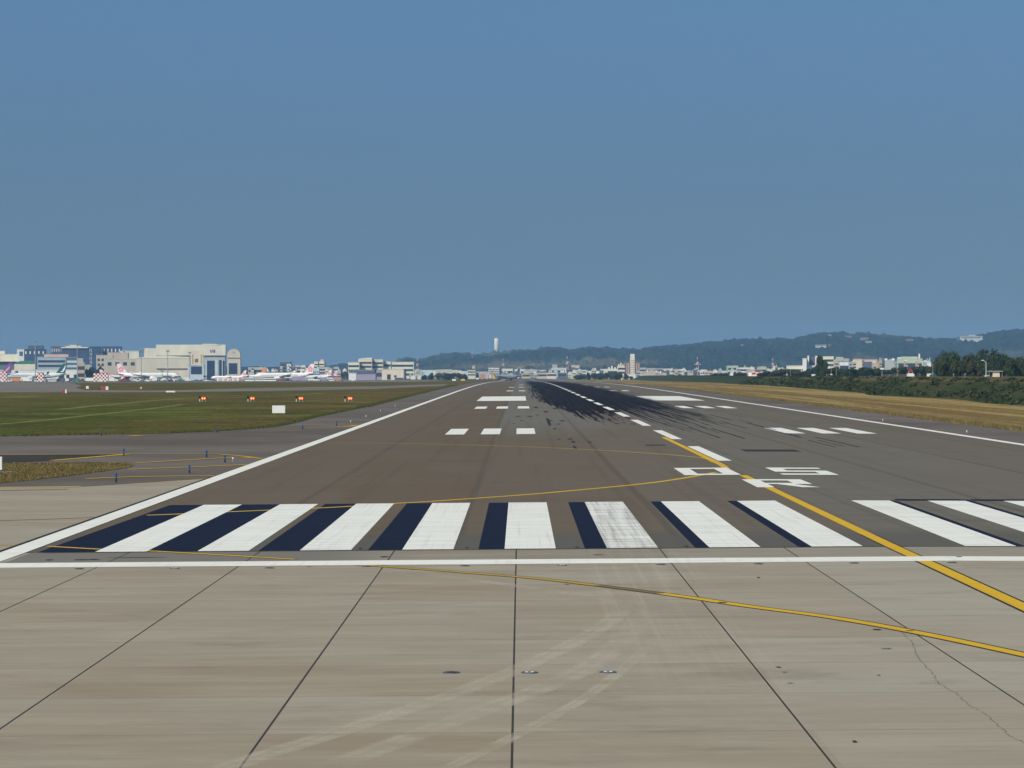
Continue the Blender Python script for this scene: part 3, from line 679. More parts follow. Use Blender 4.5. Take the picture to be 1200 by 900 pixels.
# ---------------------------------------------------------------- aircraft
def airfoil(m, root, tip, cr, ct, th):              # root/tip: leading edges; chord back along +x
    a = [m.bm.verts.new(Vector(root) + Vector(v)) for v in ((0, 0, 0), (cr * .3, 0, th), (cr, 0, 0), (cr * .3, 0, -th))]
    b = [m.bm.verts.new(Vector(tip) + Vector(v)) for v in ((0, 0, 0), (ct * .3, 0, th * .4), (ct, 0, 0), (ct * .3, 0, -th * .4))]
    for i in range(4): m.bm.faces.new((a[i], a[(i + 1) % 4], b[(i + 1) % 4], b[i]))
    m.bm.faces.new(a); m.bm.faces.new(b); return m
def aircraft(label, px_, d, L, rz, body=OFFW, fin=OFFW, mark=None, markmat=None, group=None, engine=OFFW, z=None, belly=None):
    """nose towards local -x, tail at +x"""
    o = thing('airliner', label, 'airliner', px_, d, group, rz, z)
    r = L * .045; zc = L * .088
    n, t_ = -L / 2, L / 2
    MB().lathe([(n, .05 * r, zc - .25 * r), (n + .012 * L, .40 * r, zc - .2 * r), (n + .035 * L, .70 * r, zc - .12 * r), (n + .075 * L, .94 * r, zc - .03 * r), (n + .11 * L, r, zc), (t_ - .36 * L, r, zc),
                (t_ - .24 * L, .93 * r, zc + .06 * r), (t_ - .12 * L, .62 * r, zc + .30 * r), (t_ - .03 * L, .26 * r, zc + .52 * r), (t_, .08 * r, zc + .6 * r)], 'X', 16).build('fuselage', body, o)
    MB().box(n + .025 * L, n + .05 * L, -.52 * r, .52 * r, zc + .30 * r, zc + .62 * r, .1 * r).build('cockpit_window', GLASS, o)
    for s in (-1, 1):
        MB().box(n + .12 * L, t_ - .26 * L, s * r * .985 - .04, s * r * .985 + .04, zc + .10 * r, zc + .26 * r).build('window_row', GLASS, o)
        m = airfoil(MB(), (-.10 * L, s * .8 * r, zc - .5 * r), (.16 * L, s * .46 * L, zc + .45 * r), .20 * L, .045 * L, .014 * L); w = m.build('wing', body if belly is None else belly, o)
        airfoil(MB(), (.158 * L, s * .458 * L, zc + .4 * r), (.20 * L, s * .468 * L, zc + 1.4 * r), .045 * L, .02 * L, .003 * L).build('winglet', fin, w)
        airfoil(MB(), (t_ - .12 * L, s * .3 * r, zc + .45 * r), (t_ - .02 * L, s * .165 * L, zc + .75 * r), .10 * L, .035 * L, .006 * L).build('tailplane', body, o)
        ex, ey, ez = -.10 * L, s * .16 * L, zc - .95 * r
        m = MB(); prof = [(ex - .035 * L, .40 * r), (ex - .02 * L, .50 * r), (ex + .02 * L, .48 * r), (ex + .06 * L, .26 * r)]
        rings = []
        for a, q in prof:
            rings.append([m.bm.verts.new((a, ey + q * math.cos(k * math.pi / 6), ez + q * math.sin(k * math.pi / 6))) for k in range(12)])
        for A_, B_ in zip(rings, rings[1:]):
            for k in range(12): m.bm.faces.new((A_[k], A_[(k + 1) % 12], B_[(k + 1) % 12], B_[k]))
        m.bm.faces.new(rings[0]); m.bm.faces.new(rings[-1])
        m.box(ex + .0 * L, ex + .05 * L, ey - .06 * r, ey + .06 * r, ez + .3 * r, zc - .1 * r).build('engine', engine, o)
    f = MB(); zr = zc + .55 * r; top = zr + .165 * L
    f.prism([(t_ - .20 * L, zr), (t_ - .165 * L, zr + .02 * L), (t_ - .055 * L, top), (t_ + .005 * L, top), (t_ - .025 * L, zr)], 'Y', -.006 * L, .006 * L)
    fo = f.build('tail_fin', fin, o)
    if mark == 'blossom':
        for s in (-1, 1):
            m = MB()
            for k in range(5):
                a = k * 2 * math.pi / 5 + .3; cx_, cz = t_ - .065 * L + .028 * L * math.cos(a), zr + .075 * L + .030 * L * math.sin(a)
                m.prism([(cx_ + .017 * L * math.cos(q), cz + .019 * L * math.sin(q)) for q in [j * math.pi / 4 for j in range(8)]], 'Y', s * .0065 * L, s * .0085 * L)
            m.build('tail_emblem', markmat, fo)
    if mark == 'brush':
        for s in (-1, 1):
            MB().prism([(t_ - .105 * L, zr + .035 * L), (t_ - .07 * L, zr + .055 * L), (t_ - .045 * L, zr + .10 * L), (t_ - .012 * L, zr + .155 * L), (t_ - .022 * L, zr + .09 * L), (t_ - .048 * L, zr + .04 * L), (t_ - .075 * L, zr + .028 * L)], 'Y', s * .0065 * L, s * .0085 * L).build('tail_emblem', markmat, fo)
    if mark == 'sweep':
        for s in (-1, 1):
            MB().prism([(t_ - .135 * L, zr + .03 * L), (t_ - .06 * L, zr + .10 * L), (t_ - .03 * L, zr + .13 * L), (t_ - .045 * L, zr + .08 * L), (t_ - .085 * L, zr + .03 * L)], 'Y', s * .0065 * L, s * .0085 * L).build('tail_emblem', markmat, fo)
    for x, ys in ((n + .10 * L, (0,)), (.06 * L, (-.055 * L, .055 * L))):
        for y in ys:
            m = MB(); m.tube((x, y, zc - .8 * r), (x, y, .02 * L), .008 * L); g = m.build('landing_gear', STEEL, o)
            MB().tube((x, y - .012 * L, .0135 * L), (x, y + .012 * L, .0135 * L), .0135 * L, seg=12).build('wheel', BLACK, g)
    return o
# fin tops sit at +x: rz=0 shows the nose to the left
aircraft('purple finned airliner at the far left of the apron, tail to the right', -23, 2600, 70, R(-8), OFFW, PURPLE, 'sweep', GOLD, belly=GREYA)
aircraft('white airliner with dark teal fin and white brushstroke emblem', 41, 2700, 68, R(12), OFFW, TEAL, 'brush', OFFW)
aircraft('white airliner with pale pink fin nosing left of the beige hangar', 174, 2600, 66, R(180), OFFW, PALEP, 'blossom', ROSE)
aircraft('white airliner with small pink fin half hidden by the checkered apron shed', 140, 2900, 46, R(186), OFFW, PALEP, 'blossom', ROSE)
aircraft('white airliner with pink fin parked before the arched hangar', 268, 2700, 40, R(-10), OFFW, PALEP, 'blossom', ROSE)
aircraft('long white airliner side on with tall pale pink fin', 333, 2600, 64, R(-5), OFFW, PALEP, 'blossom', ROSE)
aircraft('white airliner behind the long one, only short pink fin above its back', 327, 3100, 42, R(-6), OFFW, PALEP, 'blossom', ROSE)
aircraft('white airliner with orange fin, tail just left of the long white airliner', 287, 2900, 50, R(-6), OFFW, ORANGE)
aircraft('white airliner nose left, pink fin left of a twin pink fin', 368, 2900, 42, R(-8), OFFW, PALEP, 'blossom', ROSE)
aircraft('white airliner with the rightmost pink fin on the apron', 377, 3200, 42, R(-6), OFFW, PALEP, 'blossom', ROSE)
aircraft('dark grey airliner lining up at the far end of the runway', 594.5, 2480, 45, R(-56), plain('shaded_grey_paint', (.20, .22, .26, 1), .4), DGREY, engine=BLACK, belly=DGREY)

# ---------------------------------------------------------------- terminal, hotel and hangars on the left
o, w, h = building('terminal_building', 'pale terminal hall with broad flat cream roof above dark glazing', 'terminal', -30, 27, 415, 3000, 60, SLATE, CREAM, 2, GLASS, f0=.55, f1=.95, over=3)
MB().box(-w / 2, w / 2, -3, 40, h * .72, h * .98).build('roof_fascia', CREAM, o)
MB().box(-w * .5, w * .12, 4, 20, h, h + 4).build('roof_monitor', CREAM, o)
MB().box(-w / 2, w * .46, -20, -.2, 0, h * .40).build('lower_hall', CREAM, o)
o, w, h = building('roof_block', 'white cube on the terminal roof with a dark square opening', 'building', 20, 28, 409, 2990, 25, WHITE)
MB().box(-w * .15, w * .33, -.2, .1, h * .78, h * .92).build('opening', SLATE, o)
for x0, x1, yt, m, rows, lab in ((28, 53, 409, NAVY, 0, 'dark blue hotel wing at left behind the tall light mast'), (33, 50, 405, SLATE, 0, 'dark slab rising behind the left hotel wing'),
                                 (60, 73, 406, SLATE, 0, 'slate coloured hotel block with a low flat crown'), (72, 108, 408, NAVY, 0, 'wide dark blue hotel front under a cream curved canopy'),
                                 (105, 118, 406, NAVY, 0, 'tall dark blue hotel end tower with zigzag white lights'), (120, 142, 406, NAVY, 0, 'dark blue hotel tower above the beige offices')):
    i = int(x0); o, w, h = building('hotel_building', lab, 'hotel', x0, x1, yt, 3500 + (i % 7) * 12, 40, m)
    if x0 == 72:
        for k, (a, b, zz) in enumerate(((-.5, .36, 0), (-.36, .14, 1.6), (-.22, .0, 3.0))): MB().box(w * a, w * b, -2, 30, h + zz + .01 * k, h + zz + 1.6).build('canopy', CREAM, o)
    if x0 in (28, 60, 120):
        for k in range(5):
            x = -w * .4 + w * .2 * k; MB().box(x - w * .03, x + w * .03, -.3, .1, h * .84, h * .93).build('window', WHITE, o)
    if x0 == 105:
        for k in range(5):
            for s in (0, 1):
                x = -w * .48 + s * w * .13 + (.03 * w if k % 2 else 0); MB().box(x, x + w * .035, -.3, .1, h * (.84 - .12 * k), h * (.93 - .12 * k)).build('window', WHITE, o)
building('office_block', 'low grey office block with horizontal window bands', 'office', 44, 77, 418, 3150, 30, BLUEG, GREYC, 4, GLASS)
o, w, h = building('rooftop_hall', 'brown and cream upper storey above the banded office block', 'building', 52, 80, 414.5, 3180, 20, PINK, BROWN)
building('office_block', 'slate office block with pale bands right of the teal fin', 'office', 78, 91, 418.5, 3140, 25, SLATE, GREYC, 4, PALEB)
o, w, h = building('pier_building', 'green roofed terminal pier behind the purple fin', 'terminal', 17, 41, 425.5, 2900, 30, CREAM, GRN2)
MB().prism([(-w * .5, h), (w * .5, h), (w * .38, h + 2.6), (-w * .2, h + 2.6)], 'Y', -1, 28).build('pitched_roof', GRN2, o)
MB().box(-w * .45, w * .5, -.3, .1, h * .2, h * .55).build('window_band', DARK, o)
o, w, h = building('gate_building', 'long white gate building with dark openings under the tall mast', 'terminal', 22, 92, 433, 2800, 18, WHITE, WHITE)
for k in range(8):
    x = -w * .46 + w * .125 * k; MB().box(x, x + w * (.05 + .02 * (k % 3)), -.2, .1, 0, h * .55).build('opening', DARK, o)
o, w, h = building('jet_bridge_tower', 'small cream block with pale cap left of the dark tower trees', 'building', 91, 99, 425, 2780, 15, TAN, CREAM, 2)
MB().box(-w * .5, w * .3, 0, 10, h, h + 5).build('plant_room', GREYC, o)
o, w, h = building('curved_hall', 'small grey curved roof hall beside the cream gate block', 'building', 95, 106, 427.5, 2900, 25, GREYC, WHITE)
building('office_block', 'beige office block with dark window grid left of the hangars', 'office', 113, 132, 416, 3100, 35, BEIGE, CREAM, 4, GLASS, cols=4, wgap=.6)
building('rooftop_hall', 'beige stepped roof with pink band behind the office grid', 'building', 126, 150, 413, 3160, 35, BEIGE, CREAM, 2, PINK, f0=.75, f1=.95)
o, w, h = building('cargo_hall', 'pale cargo hall with slanted roof truss left of the big hangar', 'hall', 141, 163, 411, 3250, 60, CREAM, WHITE)
MB().prism([(-w * .35, h * .98), (-w * .28, h * .98), (-w * .02, h * .80), (-w * .09, h * .80)], 'Y', -.3, .05).build('roof_strut', DARK, o)
o, w, h = building('office_block', 'wide beige block with pink base band behind the pale pink fin', 'office', 123, 161, 420.5, 2950, 30, BEIGE, CREAM, 1, GLASS, cols=4, f0=.62, f1=.9, wgap=.5)
MB().box(-w * .5, w * .5, -.2, .1, h * .22, h * .42).build('base_band', PINK, o)
# big hangar: long side cream above grey, front with openings
o, w, h = building('big_hangar', 'largest hangar, cream upper walls over grey with tall dark doorways', 'hangar', 184, 263.5, 404, 2950, 90, plain('hangar_grey', (.36, .41, .43, 1), .7), CREAM, over=.8)
MB().box(-w * .5 - .6, w * .5 + .6, -1.2, 60, h * .70, h * .99).build('upper_cladding', CREAM, o)
MB().prism([(w * .17, h * .99), (w * .5, h * .96), (w * .36, h + 1.0), (w * .17, h + 1.3)], 'Y', -1.2, 80).build('roof_ridge', CREAM, o)
for a, b, t_, m in ((.235, .345, .55, DKBLUE), (.413, .446, .57, DKBLUE), (.467, .49, .55, DKBLUE), (.225, .234, .58, PALEB), (.355, .40, .56, PALEB)):
    MB().box(w * (a - .0), w * b, -.5, .1, 0, h * t_).build('doorway' if m is DKBLUE else 'door_leaf', m, o)
for k, (a, z, b) in enumerate(((.28, .82, .010), (.295, .80, .008), (.315, .815, .014), (.335, .80, .012), (.345, .81, .010))):
    MB().box(w * a, w * (a + b), -1.35, -1.2, h * (z - .035), h * (z + .05)).build('lettering', PURPLE, o)
MB().box(-w * .5, w * .5, -1.5, -1.2, h * .685, h * .70).build('gutter', SLATE, o)
o, w, h = building('side_hangar', 'smaller cream hangar with pink lower wall beside the largest hangar', 'hangar', 169, 185, 408, 3080, 60, PINK, CREAM)
MB().prism([(-w * .5 - .3, h * .62), (w * .5 + .3, h * .62), (w * .5 + .3, h * 1.0), (-w * .42, h * 1.0)], 'Y', -.8, 50).build('upper_cladding', CREAM, o)
o, w, h = building('low_hangar', 'long low beige hangar in front of the largest hangar', 'hangar', 160, 222, 419, 2840, 60, plain('beige_cladding', (.52, .48, .39, 1), .75), CREAM)
MB().box(-w * .12, w * .5, -1.2, .05, h * .50, h * .53).build('ledge', BROWN, o)
MB().prism([(-w * .5, h), (w * .5, h - .4), (w * .5, h + .6), (0, h + 2.2)], 'Y', 0, 58).build('roof_ridge', CREAM, o)
o, w, h = building('hangar_porch', 'pale blue hangar porch with a gold framed sign panel above its dark doorway', 'hangar', 220, 239, 428, 2810, 28, PALEB, PALEB)
MB().box(-w * .30, w * .36, -.4, .1, h * .42, h * .92).build('doorway', DKBLUE, o)
MB().box(-w * .32, w * .46, -.6, 8, h, h * 1.95).build('sign_panel', CREAM2, o)
for s in (-.24, .30): MB().box(w * s, w * (s + .08), -.9, -.6, h * 1.1, h * 1.7).build('sign_frame', GOLD, o)
MB().box(-w * .06, w * .14, -.9, -.6, h * 1.2, h * 1.42).build('sign_lettering', BROWN, o)
o = thing('arched_hangar', 'round topped beige hangar with one dark square doorway', 'hangar', 274, 2890, None, R(5))
w, h = size(266.3, 281.7, 416, 2890, 0); hh = size(266, 282, 408.5, 2890, 0)[1] - h
MB().prism([(-w / 2, -.5), (w / 2, -.5), (w / 2, h)] + [(w / 2 * math.cos(a), h + hh * math.sin(a)) for a in [math.pi * k / 12 for k in range(1, 12)]] + [(-w / 2, h)], 'Y', 0, 40).build('wall', plain('hangar_beige', (.50, .46, .39, 1), .8), o)
MB().box(-w * .38, w * .26, -.3, .1, h * .25, h * .68).build('doorway', DKBLUE, o)
MB().box(-w * .46, w * .46, -.3, .1, h * .86, h * .90).build('cornice', BROWN, o); MB().tube((0, -.3, h * 1.1), (0, .1, h * 1.1), w * .05).build('vent', BROWN, o)

# buildings behind the right-hand apron
for x0, x1, yt, d, wall, roof, rows, lab in (
        (291, 312, 430.5, 3300, BEIGE, CREAM, 2, 'low beige building just left of the orange fin'), (328, 340, 423.5, 3900, SLATE, GREYC, 4, 'grey office tower standing above the long white airliner'),
        (336, 341, 426.5, 3850, CREAM, WHITE, 3, 'narrow cream block against the grey office tower'), (346, 352, 427.5, 3900, BEIGE, BEIGE, 3, 'small beige flat block left of the tall pink fin'),
        (352.5, 358, 428, 3800, WHITE, WHITE, 3, 'small white flat block touching the tall pink fin'), (368, 380, 423.5, 3700, CREAM, CREAM, 5, 'cream apartment block right of the tall pink fin'),
        (372, 386, 430, 3600, BEIGE, GREYC, 3, 'lower beige flats in front of the cream apartment block'), (391, 397, 430, 3600, GREYC, CREAM, 3, 'slim grey flats behind the rightmost pink fin'),
        (408, 421, 424.5, 3500, CREAM, CREAM, 3, 'left low wing of the cream campus building'), (420, 436, 420.5, 3520, CREAM2, CREAM, 4, 'tallest left half of the cream campus with domed roofline'),
        (436, 449, 421, 3530, CREAM2, CREAM, 4, 'right half of the domed cream campus'), (449, 458, 423.5, 3540, CREAM, CREAM, 3, 'lower cream block right of the domed campus'),
        (458, 485, 424, 3700, CREAM, CREAM, 3, 'long cream block that runs out to the hill foot'), (409, 440, 433.5, 3050, SLATE, GREYC, 1, 'long slate shed below the cream campus'),
        (418, 440, 438, 2900, MAUVE, MAUVE, 0, 'low mauve wall building in front of the slate shed'), (439, 448, 433.5, 3000, MAUVE, TERRA, 1, 'mauve and red-brown block with a thin dark stack')):
    o, w, h = building('flat_roofed_building', lab, 'building', x0, x1, yt, d, 26, wall, roof, rows, GLASS, over=.3)
    if 'tallest' in lab: MB().prism([(-w * .45, h), (w * .5, h), (w * .5, h + 1.6), (0, h + 1.2)], 'Y', 0, 20).build('curved_parapet', CREAM, o)
    if 'stack' in lab: MB().box(-w * .5, -w * .36, -1, 1, 0, h * 1.1).build('stack', DARK, o)
    if 'apartment block right' in lab:
        MB().box(w * .1, w * .4, 5, 10, h, h + 3).build('water_tank', PINK, o); MB().box(-w * .12, -w * .02, -.3, .1, 0, h).build('recess', DGREY, o)
o, w, h = building('cream_warehouse', 'warm cream warehouse with two dark doors facing the runway', 'warehouse', 447.5, 473, 432.2, 2900, 30, CREAM2, CREAM2)
for a, b, t_ in ((-.26, -.10, .50), (.06, .17, .42)): MB().box(w * a, w * b, -.3, .1, h * (.05 if a < 0 else .25), h * t_).build('door', DARK, o)
MB().box(w * .1, w * .46, -1.5, -.3, 0, h * .2).build('planting_box', DGREY, o)
MB().box(w * .5, w * .57, 0, 28, 0, h * .86).build('shaded_side', SLATE, o)  # right face of the warehouse, its shade put into a slate colour
building('white_van_body', 'white flat lorry shed in front of the slate shed', 'shed', 408.5, 417.5, 437, 2850, 8, WHITE, WHITE)

# ---------------------------------------------------------------- apron vehicles
def vehicle(name, label, cat, px_, d, L, Hh, body, cab, kind='truck', group=None, rz=0.0):
    o = thing(name, label, cat, px_, d, group, rz)
    zb = .55
    if kind == 'truck':
        MB().box(-L * .5, L * .22, -1.2, 1.2, zb + .2, Hh, .08).build('cargo_box', body, o)
        MB().box(L * .25, L * .5, -1.1, 1.1, zb, min(Hh, 2.5), .15).build('cab', cab, o)
        MB().box(L * .42, L * .505, -.95, .95, 1.5, 2.2).build('windscreen', GLASS, o)
    elif kind == 'bus':
        MB().box(-L * .5, L * .5, -1.3, 1.3, .4, Hh, .15).build('body', body, o)
        MB().box(-L * .48, L * .48, -1.33, 1.33, Hh * .48, Hh * .78).build('window_band', GLASS, o)
    elif kind == 'tug':
        MB().box(-L * .5, L * .5, -1.2, 1.2, .35, Hh * .55, .1).build('body', body, o)
        MB().box(-L * .1, L * .3, -.9, .9, Hh * .55, Hh, .1).build('cab', cab, o)
    elif kind == 'loader':
        MB().box(-L * .5, L * .5, -1.3, 1.3, .5, 1.2).build('chassis', body, o)
        m = MB()
        for s in (-1, 1):
            m.tube((-L * .4, s, 1.2), (L * .35, s, Hh * .8), .12, seg=6); m.tube((L * .35, s, 1.2), (-L * .4, s, Hh * .8), .12, seg=6)
        m.build('lift_arms', DGREY, o); MB().box(-L * .5, L * .45, -1.4, 1.4, Hh * .8, Hh).build('platform', cab, o)
    for x in (-L * .32, L * .34):
        m = MB(); m.tube((x, -1.25, .48), (x, -.95, .48), .48, seg=12); m.tube((x, .95, .48), (x, 1.25, .48), .48, seg=12); m.build('wheel_pair', BLACK, o)
    return o
VL = [('service_truck', 'orange and white ramp lorry right of the purple finned airliner', 'truck', 20, 10, 3.6, ORANGE, YELP, 'truck'), ('tug', 'tan baggage tug close to the orange ramp lorry', 'tug', 13.5, 5, 2.2, TAN, CREAM, 'tug'),
      ('container_loader', 'green container loader under the tall mast', 'loader', 39.5, 8, 3.2, GREEN, GREEN, 'tug'), ('bus', 'white apron bus right of the red checkered shed', 'bus', 53, 11, 3.2, WHITE, WHITE, 'bus'),
      ('service_truck', 'white catering lorry with raised box near the left pier', 'truck', 27, 8, 4.4, WHITE, WHITE, 'truck'), ('bus', 'white apron bus below the teal fin', 'bus', 59.5, 11, 3.0, WHITE, WHITE, 'bus'),
      ('service_truck', 'dark teal fuel lorry beside the bus under the teal fin', 'truck', 70.5, 9, 3.6, SLATE, DGREY, 'truck'), ('service_truck', 'white lorry between the teal and green vehicles', 'truck', 78, 8, 3.4, WHITE, SLATE, 'truck'),
      ('container_loader', 'green loader cart in front of the cream gate block', 'loader', 90, 7.5, 3.6, GREEN, GREEN, 'tug'), ('service_truck', 'long white box trailer left of the wide checkered shed', 'truck', 104, 13, 3.8, WHITE, CREAM, 'truck'),
      ('service_truck', 'long white box trailer right of the wide checkered shed', 'truck', 131, 12, 3.8, WHITE, CREAM, 'truck'), ('tug', 'small white tug below the pale pink fin', 'tug', 134, 4.5, 1.8, WHITE, WHITE, 'tug'),
      ('service_truck', 'grey drum lorry right of the dark red stairs', 'truck', 154, 8, 4.6, GREYC, WHITE, 'truck'), ('tug', 'white tug with dark roof before the beige hangar', 'tug', 161, 5, 2.6, WHITE, DARK, 'tug'),
      ('container_loader', 'dark blue loader left of the white hangar lorry', 'loader', 166, 7, 4.6, NAVY, DGREY, 'loader'), ('tug', 'white pushback tug right of the dark blue loader', 'tug', 173, 5.5, 3, WHITE, SLATE, 'tug'),
      ('service_truck', 'cream lorry at the foot of the beige hangar', 'truck', 180, 7, 4.2, WHITE, TAN, 'truck'), ('container_loader', 'bright green cart left of the dark hangar mast', 'loader', 187.5, 7, 3.2, GREEN, GREEN, 'tug'),
      ('container_loader', 'dark loader at the foot of the hangar mast', 'loader', 196, 8, 5.4, DGREY, NAVY, 'loader'), ('tug', 'white tug right of the hangar mast', 'tug', 204, 5, 2.5, WHITE, WHITE, 'tug'),
      ('container_loader', 'dark topped loader left of the hangar porch', 'loader', 208.5, 6, 5, DGREY, DARK, 'loader'), ('container_loader', 'dull green cart left of the hangar porch', 'loader', 212.5, 6, 3.4, GRN2, GRN2, 'tug'),
      ('service_truck', 'white stair lorry under the hangar sign', 'truck', 220, 5, 4, WHITE, WHITE, 'truck'), ('tug', 'low navy tug before the pale blue porch', 'tug', 229, 9, 2, NAVY, SLATE, 'tug'),
      ('tug', 'low navy tug between porch and tall doorway', 'tug', 237.5, 7, 2.4, NAVY, MAUVE, 'tug'), ('container_loader', 'dark topped loader before the tall hangar doorway', 'loader', 241.5, 5, 5.6, WHITE, DARK, 'loader'),
      ('tug', 'mauve tug left of the red striped barrier row', 'tug', 247, 6, 2.4, MAUVE, DGREY, 'tug'), ('tug', 'terracotta cart below the arched hangar plane', 'tug', 283, 6, 3, TERRA, TAN, 'tug'),
      ('bus', 'white apron bus with dark windows right of the arched hangar', 'bus', 291, 12, 3.6, WHITE, WHITE, 'bus'), ('bus', 'white apron bus below the orange fin', 'bus', 303, 13, 3.4, WHITE, WHITE, 'bus'),
      ('tug', 'bright red cart under the long white airliner', 'tug', 329, 7, 2.2, RED, RED, 'tug'), ('service_truck', 'lilac stair lorry under the long airliner tail', 'truck', 345, 9, 4.6, MAUVE, MAUVE, 'truck'),
      ('service_truck', 'mauve box lorry right of the lilac stair lorry', 'truck', 355, 9, 4.4, MAUVE, GREYC, 'truck'), ('service_truck', 'white trailer low behind the far grass edge', 'truck', 370, 14, 2, WHITE, WHITE, 'truck'),
      ('tug', 'cream tug right of the low white trailer', 'tug', 386, 6, 1.9, CREAM, CREAM, 'tug'), ('service_truck', 'red-brown lorry right of the pink fins', 'truck', 397, 10, 4, TERRA, BROWN, 'truck'),
      ('tug', 'pale flat cart on the grass edge below the mauve building', 'tug', 414, 6, 1.6, CREAM, WHITE, 'tug')]
VL += [('tug', 'white tug beside the far left checkered shed', 'tug', 10.5, 5, 2.6, WHITE, SLATE, 'tug'), ('service_truck', 'white box lorry left of the green loader under the mast', 'truck', 33, 8, 3.6, WHITE, WHITE, 'truck'), ('bus', 'cream apron bus behind the small checkered shed', 'bus', 47, 11, 3.2, CREAM, CREAM, 'bus'),
      ('container_loader', 'dark loader right of the bus under the teal fin', 'loader', 65, 7, 4.2, DGREY, WHITE, 'loader'), ('service_truck', 'navy lorry left of the green loader cart', 'truck', 83.5, 8, 3.8, NAVY, WHITE, 'truck'), ('tug', 'black tug just right of the green loader cart', 'tug', 96, 6, 2.8, DGREY, BLACK, 'tug'),
      ('container_loader', 'white loader left of the dark red stairs', 'loader', 138.5, 6, 4.4, WHITE, DGREY, 'loader'), ('container_loader', 'black topped loader right of the dark red stairs', 'loader', 149.5, 6, 5, DGREY, BLACK, 'loader'), ('tug', 'navy tug between white tug and dark blue loader', 'tug', 164, 5, 2.4, NAVY, WHITE, 'tug'),
      ('service_truck', 'white lorry between two green carts before the low hangar', 'truck', 192, 6, 3.4, WHITE, WHITE, 'truck'), ('tug', 'navy tug right of the hangar mast loader', 'tug', 200, 5, 3, NAVY, NAVY, 'tug'), ('tug', 'terracotta tug left of the stair lorry under the sign', 'tug', 216, 5, 3.6, TERRA, WHITE, 'tug'),
      ('bus', 'dark windowed bus under the long airliner wing', 'bus', 317, 11, 3.2, WHITE, GREYC, 'bus'), ('container_loader', 'navy loader under the long airliner belly', 'loader', 338, 8, 4, NAVY, WHITE, 'loader'), ('service_truck', 'grey lorry behind the low white trailer', 'truck', 363, 8, 3.8, GREYC, WHITE, 'truck'),
      ('service_truck', 'mauve lorry between the pink fins and the red-brown lorry', 'truck', 380, 9, 3.6, MAUVE, MAUVE, 'truck'), ('bus', 'white bus under the twin pink fins', 'bus', 389, 10, 3, WHITE, WHITE, 'bus')]
for i, (n_, lab, cat, x, L, h_, b_, c_, k_) in enumerate(VL):
    vehicle(n_, lab, cat, x, 2330 + (i * 37) % 90, L, h_, b_, c_, k_, rz=R([0, 180, 8, -6, 172][i % 5]))

CHK = mat_check('red_white_checks', (.26, .035, .04, 1), (.74, .72, .70, 1), .60)
def checker_shed(label, x0, x1, yt, d, stripes=False):
    o = thing('checkered_shed', label, 'shed', (x0 + x1) / 2, d); w, h = size(x0, x1, yt, d, o.location.z)
    MB().box(-w / 2, w / 2, 0, 3, .3, h).build('wall', CHK, o); MB().box(-w / 2 - .2, w / 2 + .2, -.2, 3.2, h + .003, h + .3).build('roof', RED, o)
    MB().box(-w * .1, w * .08, -.06, .05, .3, min(2.2, h * .7)).build('door', WHITE, o)
    for s in (-1, 1): MB().box(s * w * .42 - .3, s * w * .42 + .3, .3, 2.7, -.4, .3).build('footing', GREYC, o)
    return o
checker_shed('red and white checkered shed at the far left frame edge', -3, 8, 435, 2300); checker_shed('small red and white checkered shed right of the tall mast', 43.5, 51, 437, 2310)
checker_shed('wide red and white checkered shed between two white trailers', 109.5, 127, 437.5, 2290)
# dark red passenger stairs, barrier row
o = thing('passenger_stairs', 'dark red passenger stairs below the pale pink fin', 'stairs', 145, 2340)
MB().prism([(-5, .6), (5, .6), (5, 5.4), (3, 5.4), (-5, 1.0)], 'Y', -1, 1).build('stair_flight', plain('dark_red_paint', (.20, .03, .05, 1), .6), o)
for s in (-1, 1): MB().box(-4, 5, s * 1.0 - .05, s * 1.0 + .05, 4.9, 6.0).build('rail_panel', PINK, o)
MB().box(-4.6, 4.6, -.9, .9, -.1, .6).build('chassis', BLACK, o)
for k in range(9):
    o = thing('striped_barrier', 'pink and white striped barrier panel in the row before the arched hangar', 'barrier', 255.5 + 2.9 * k, 2330, 'barrier panels before the arched hangar')
    MB().box(-1.0, 1.0, -.1, .1, .5, 3.4).build('panel', PINK if k % 2 else PALEP, o); MB().box(-1.05, 1.05, -.14, -.1, 3.0, 3.4).build('top_rail', WHITE, o)
    for s in (-1, 1): MB().box(s * .8 - .08, s * .8 + .08, -.6, .6, 0, .5).build('foot', GREYC, o)

# ---------------------------------------------------------------- masts
def light_mast(label, px_, ytop, d, heads=6):
    o = thing('light_mast', label, 'light mast', px_, d, 'tall floodlight masts on the apron'); h_ = size(px_ - 1, px_ + 1, ytop, d, o.location.z)[1]
    MB().tube((0, 0, -.2), (0, 0, h_ - 1), .55, .28, 8).build('pole', STEEL, o)
    m = MB(); m.tube((0, 0, h_ - 1.2), (0, 0, h_ - .9), 1.5, seg=10); m.build('head_frame', DGREY, o)
    for k in range(heads):
        a = k * 2 * math.pi / heads; MB().box(1.3 * math.cos(a) - .35, 1.3 * math.cos(a) + .35, 1.3 * math.sin(a) - .35, 1.3 * math.sin(a) + .35, h_ - .9, h_).build('floodlight', STEEL, o)
for x, y, d, lab in ((41.4, 398.5, 2500, 'tallest floodlight mast, standing over the green cart at left'), (90.5, 402, 2650, 'floodlight mast in front of the wide hotel front'), (165.5, 409, 2500, 'floodlight mast left of the beige hangar'),
                     (196.5, 410.5, 2450, 'dark floodlight mast in front of the beige hangar'), (222.3, 412.5, 2600, 'floodlight mast at the gold framed hangar sign'), (190, 434, 2480, 'short apron mast left of the dark hangar mast')):
    light_mast(lab, x, y, d)
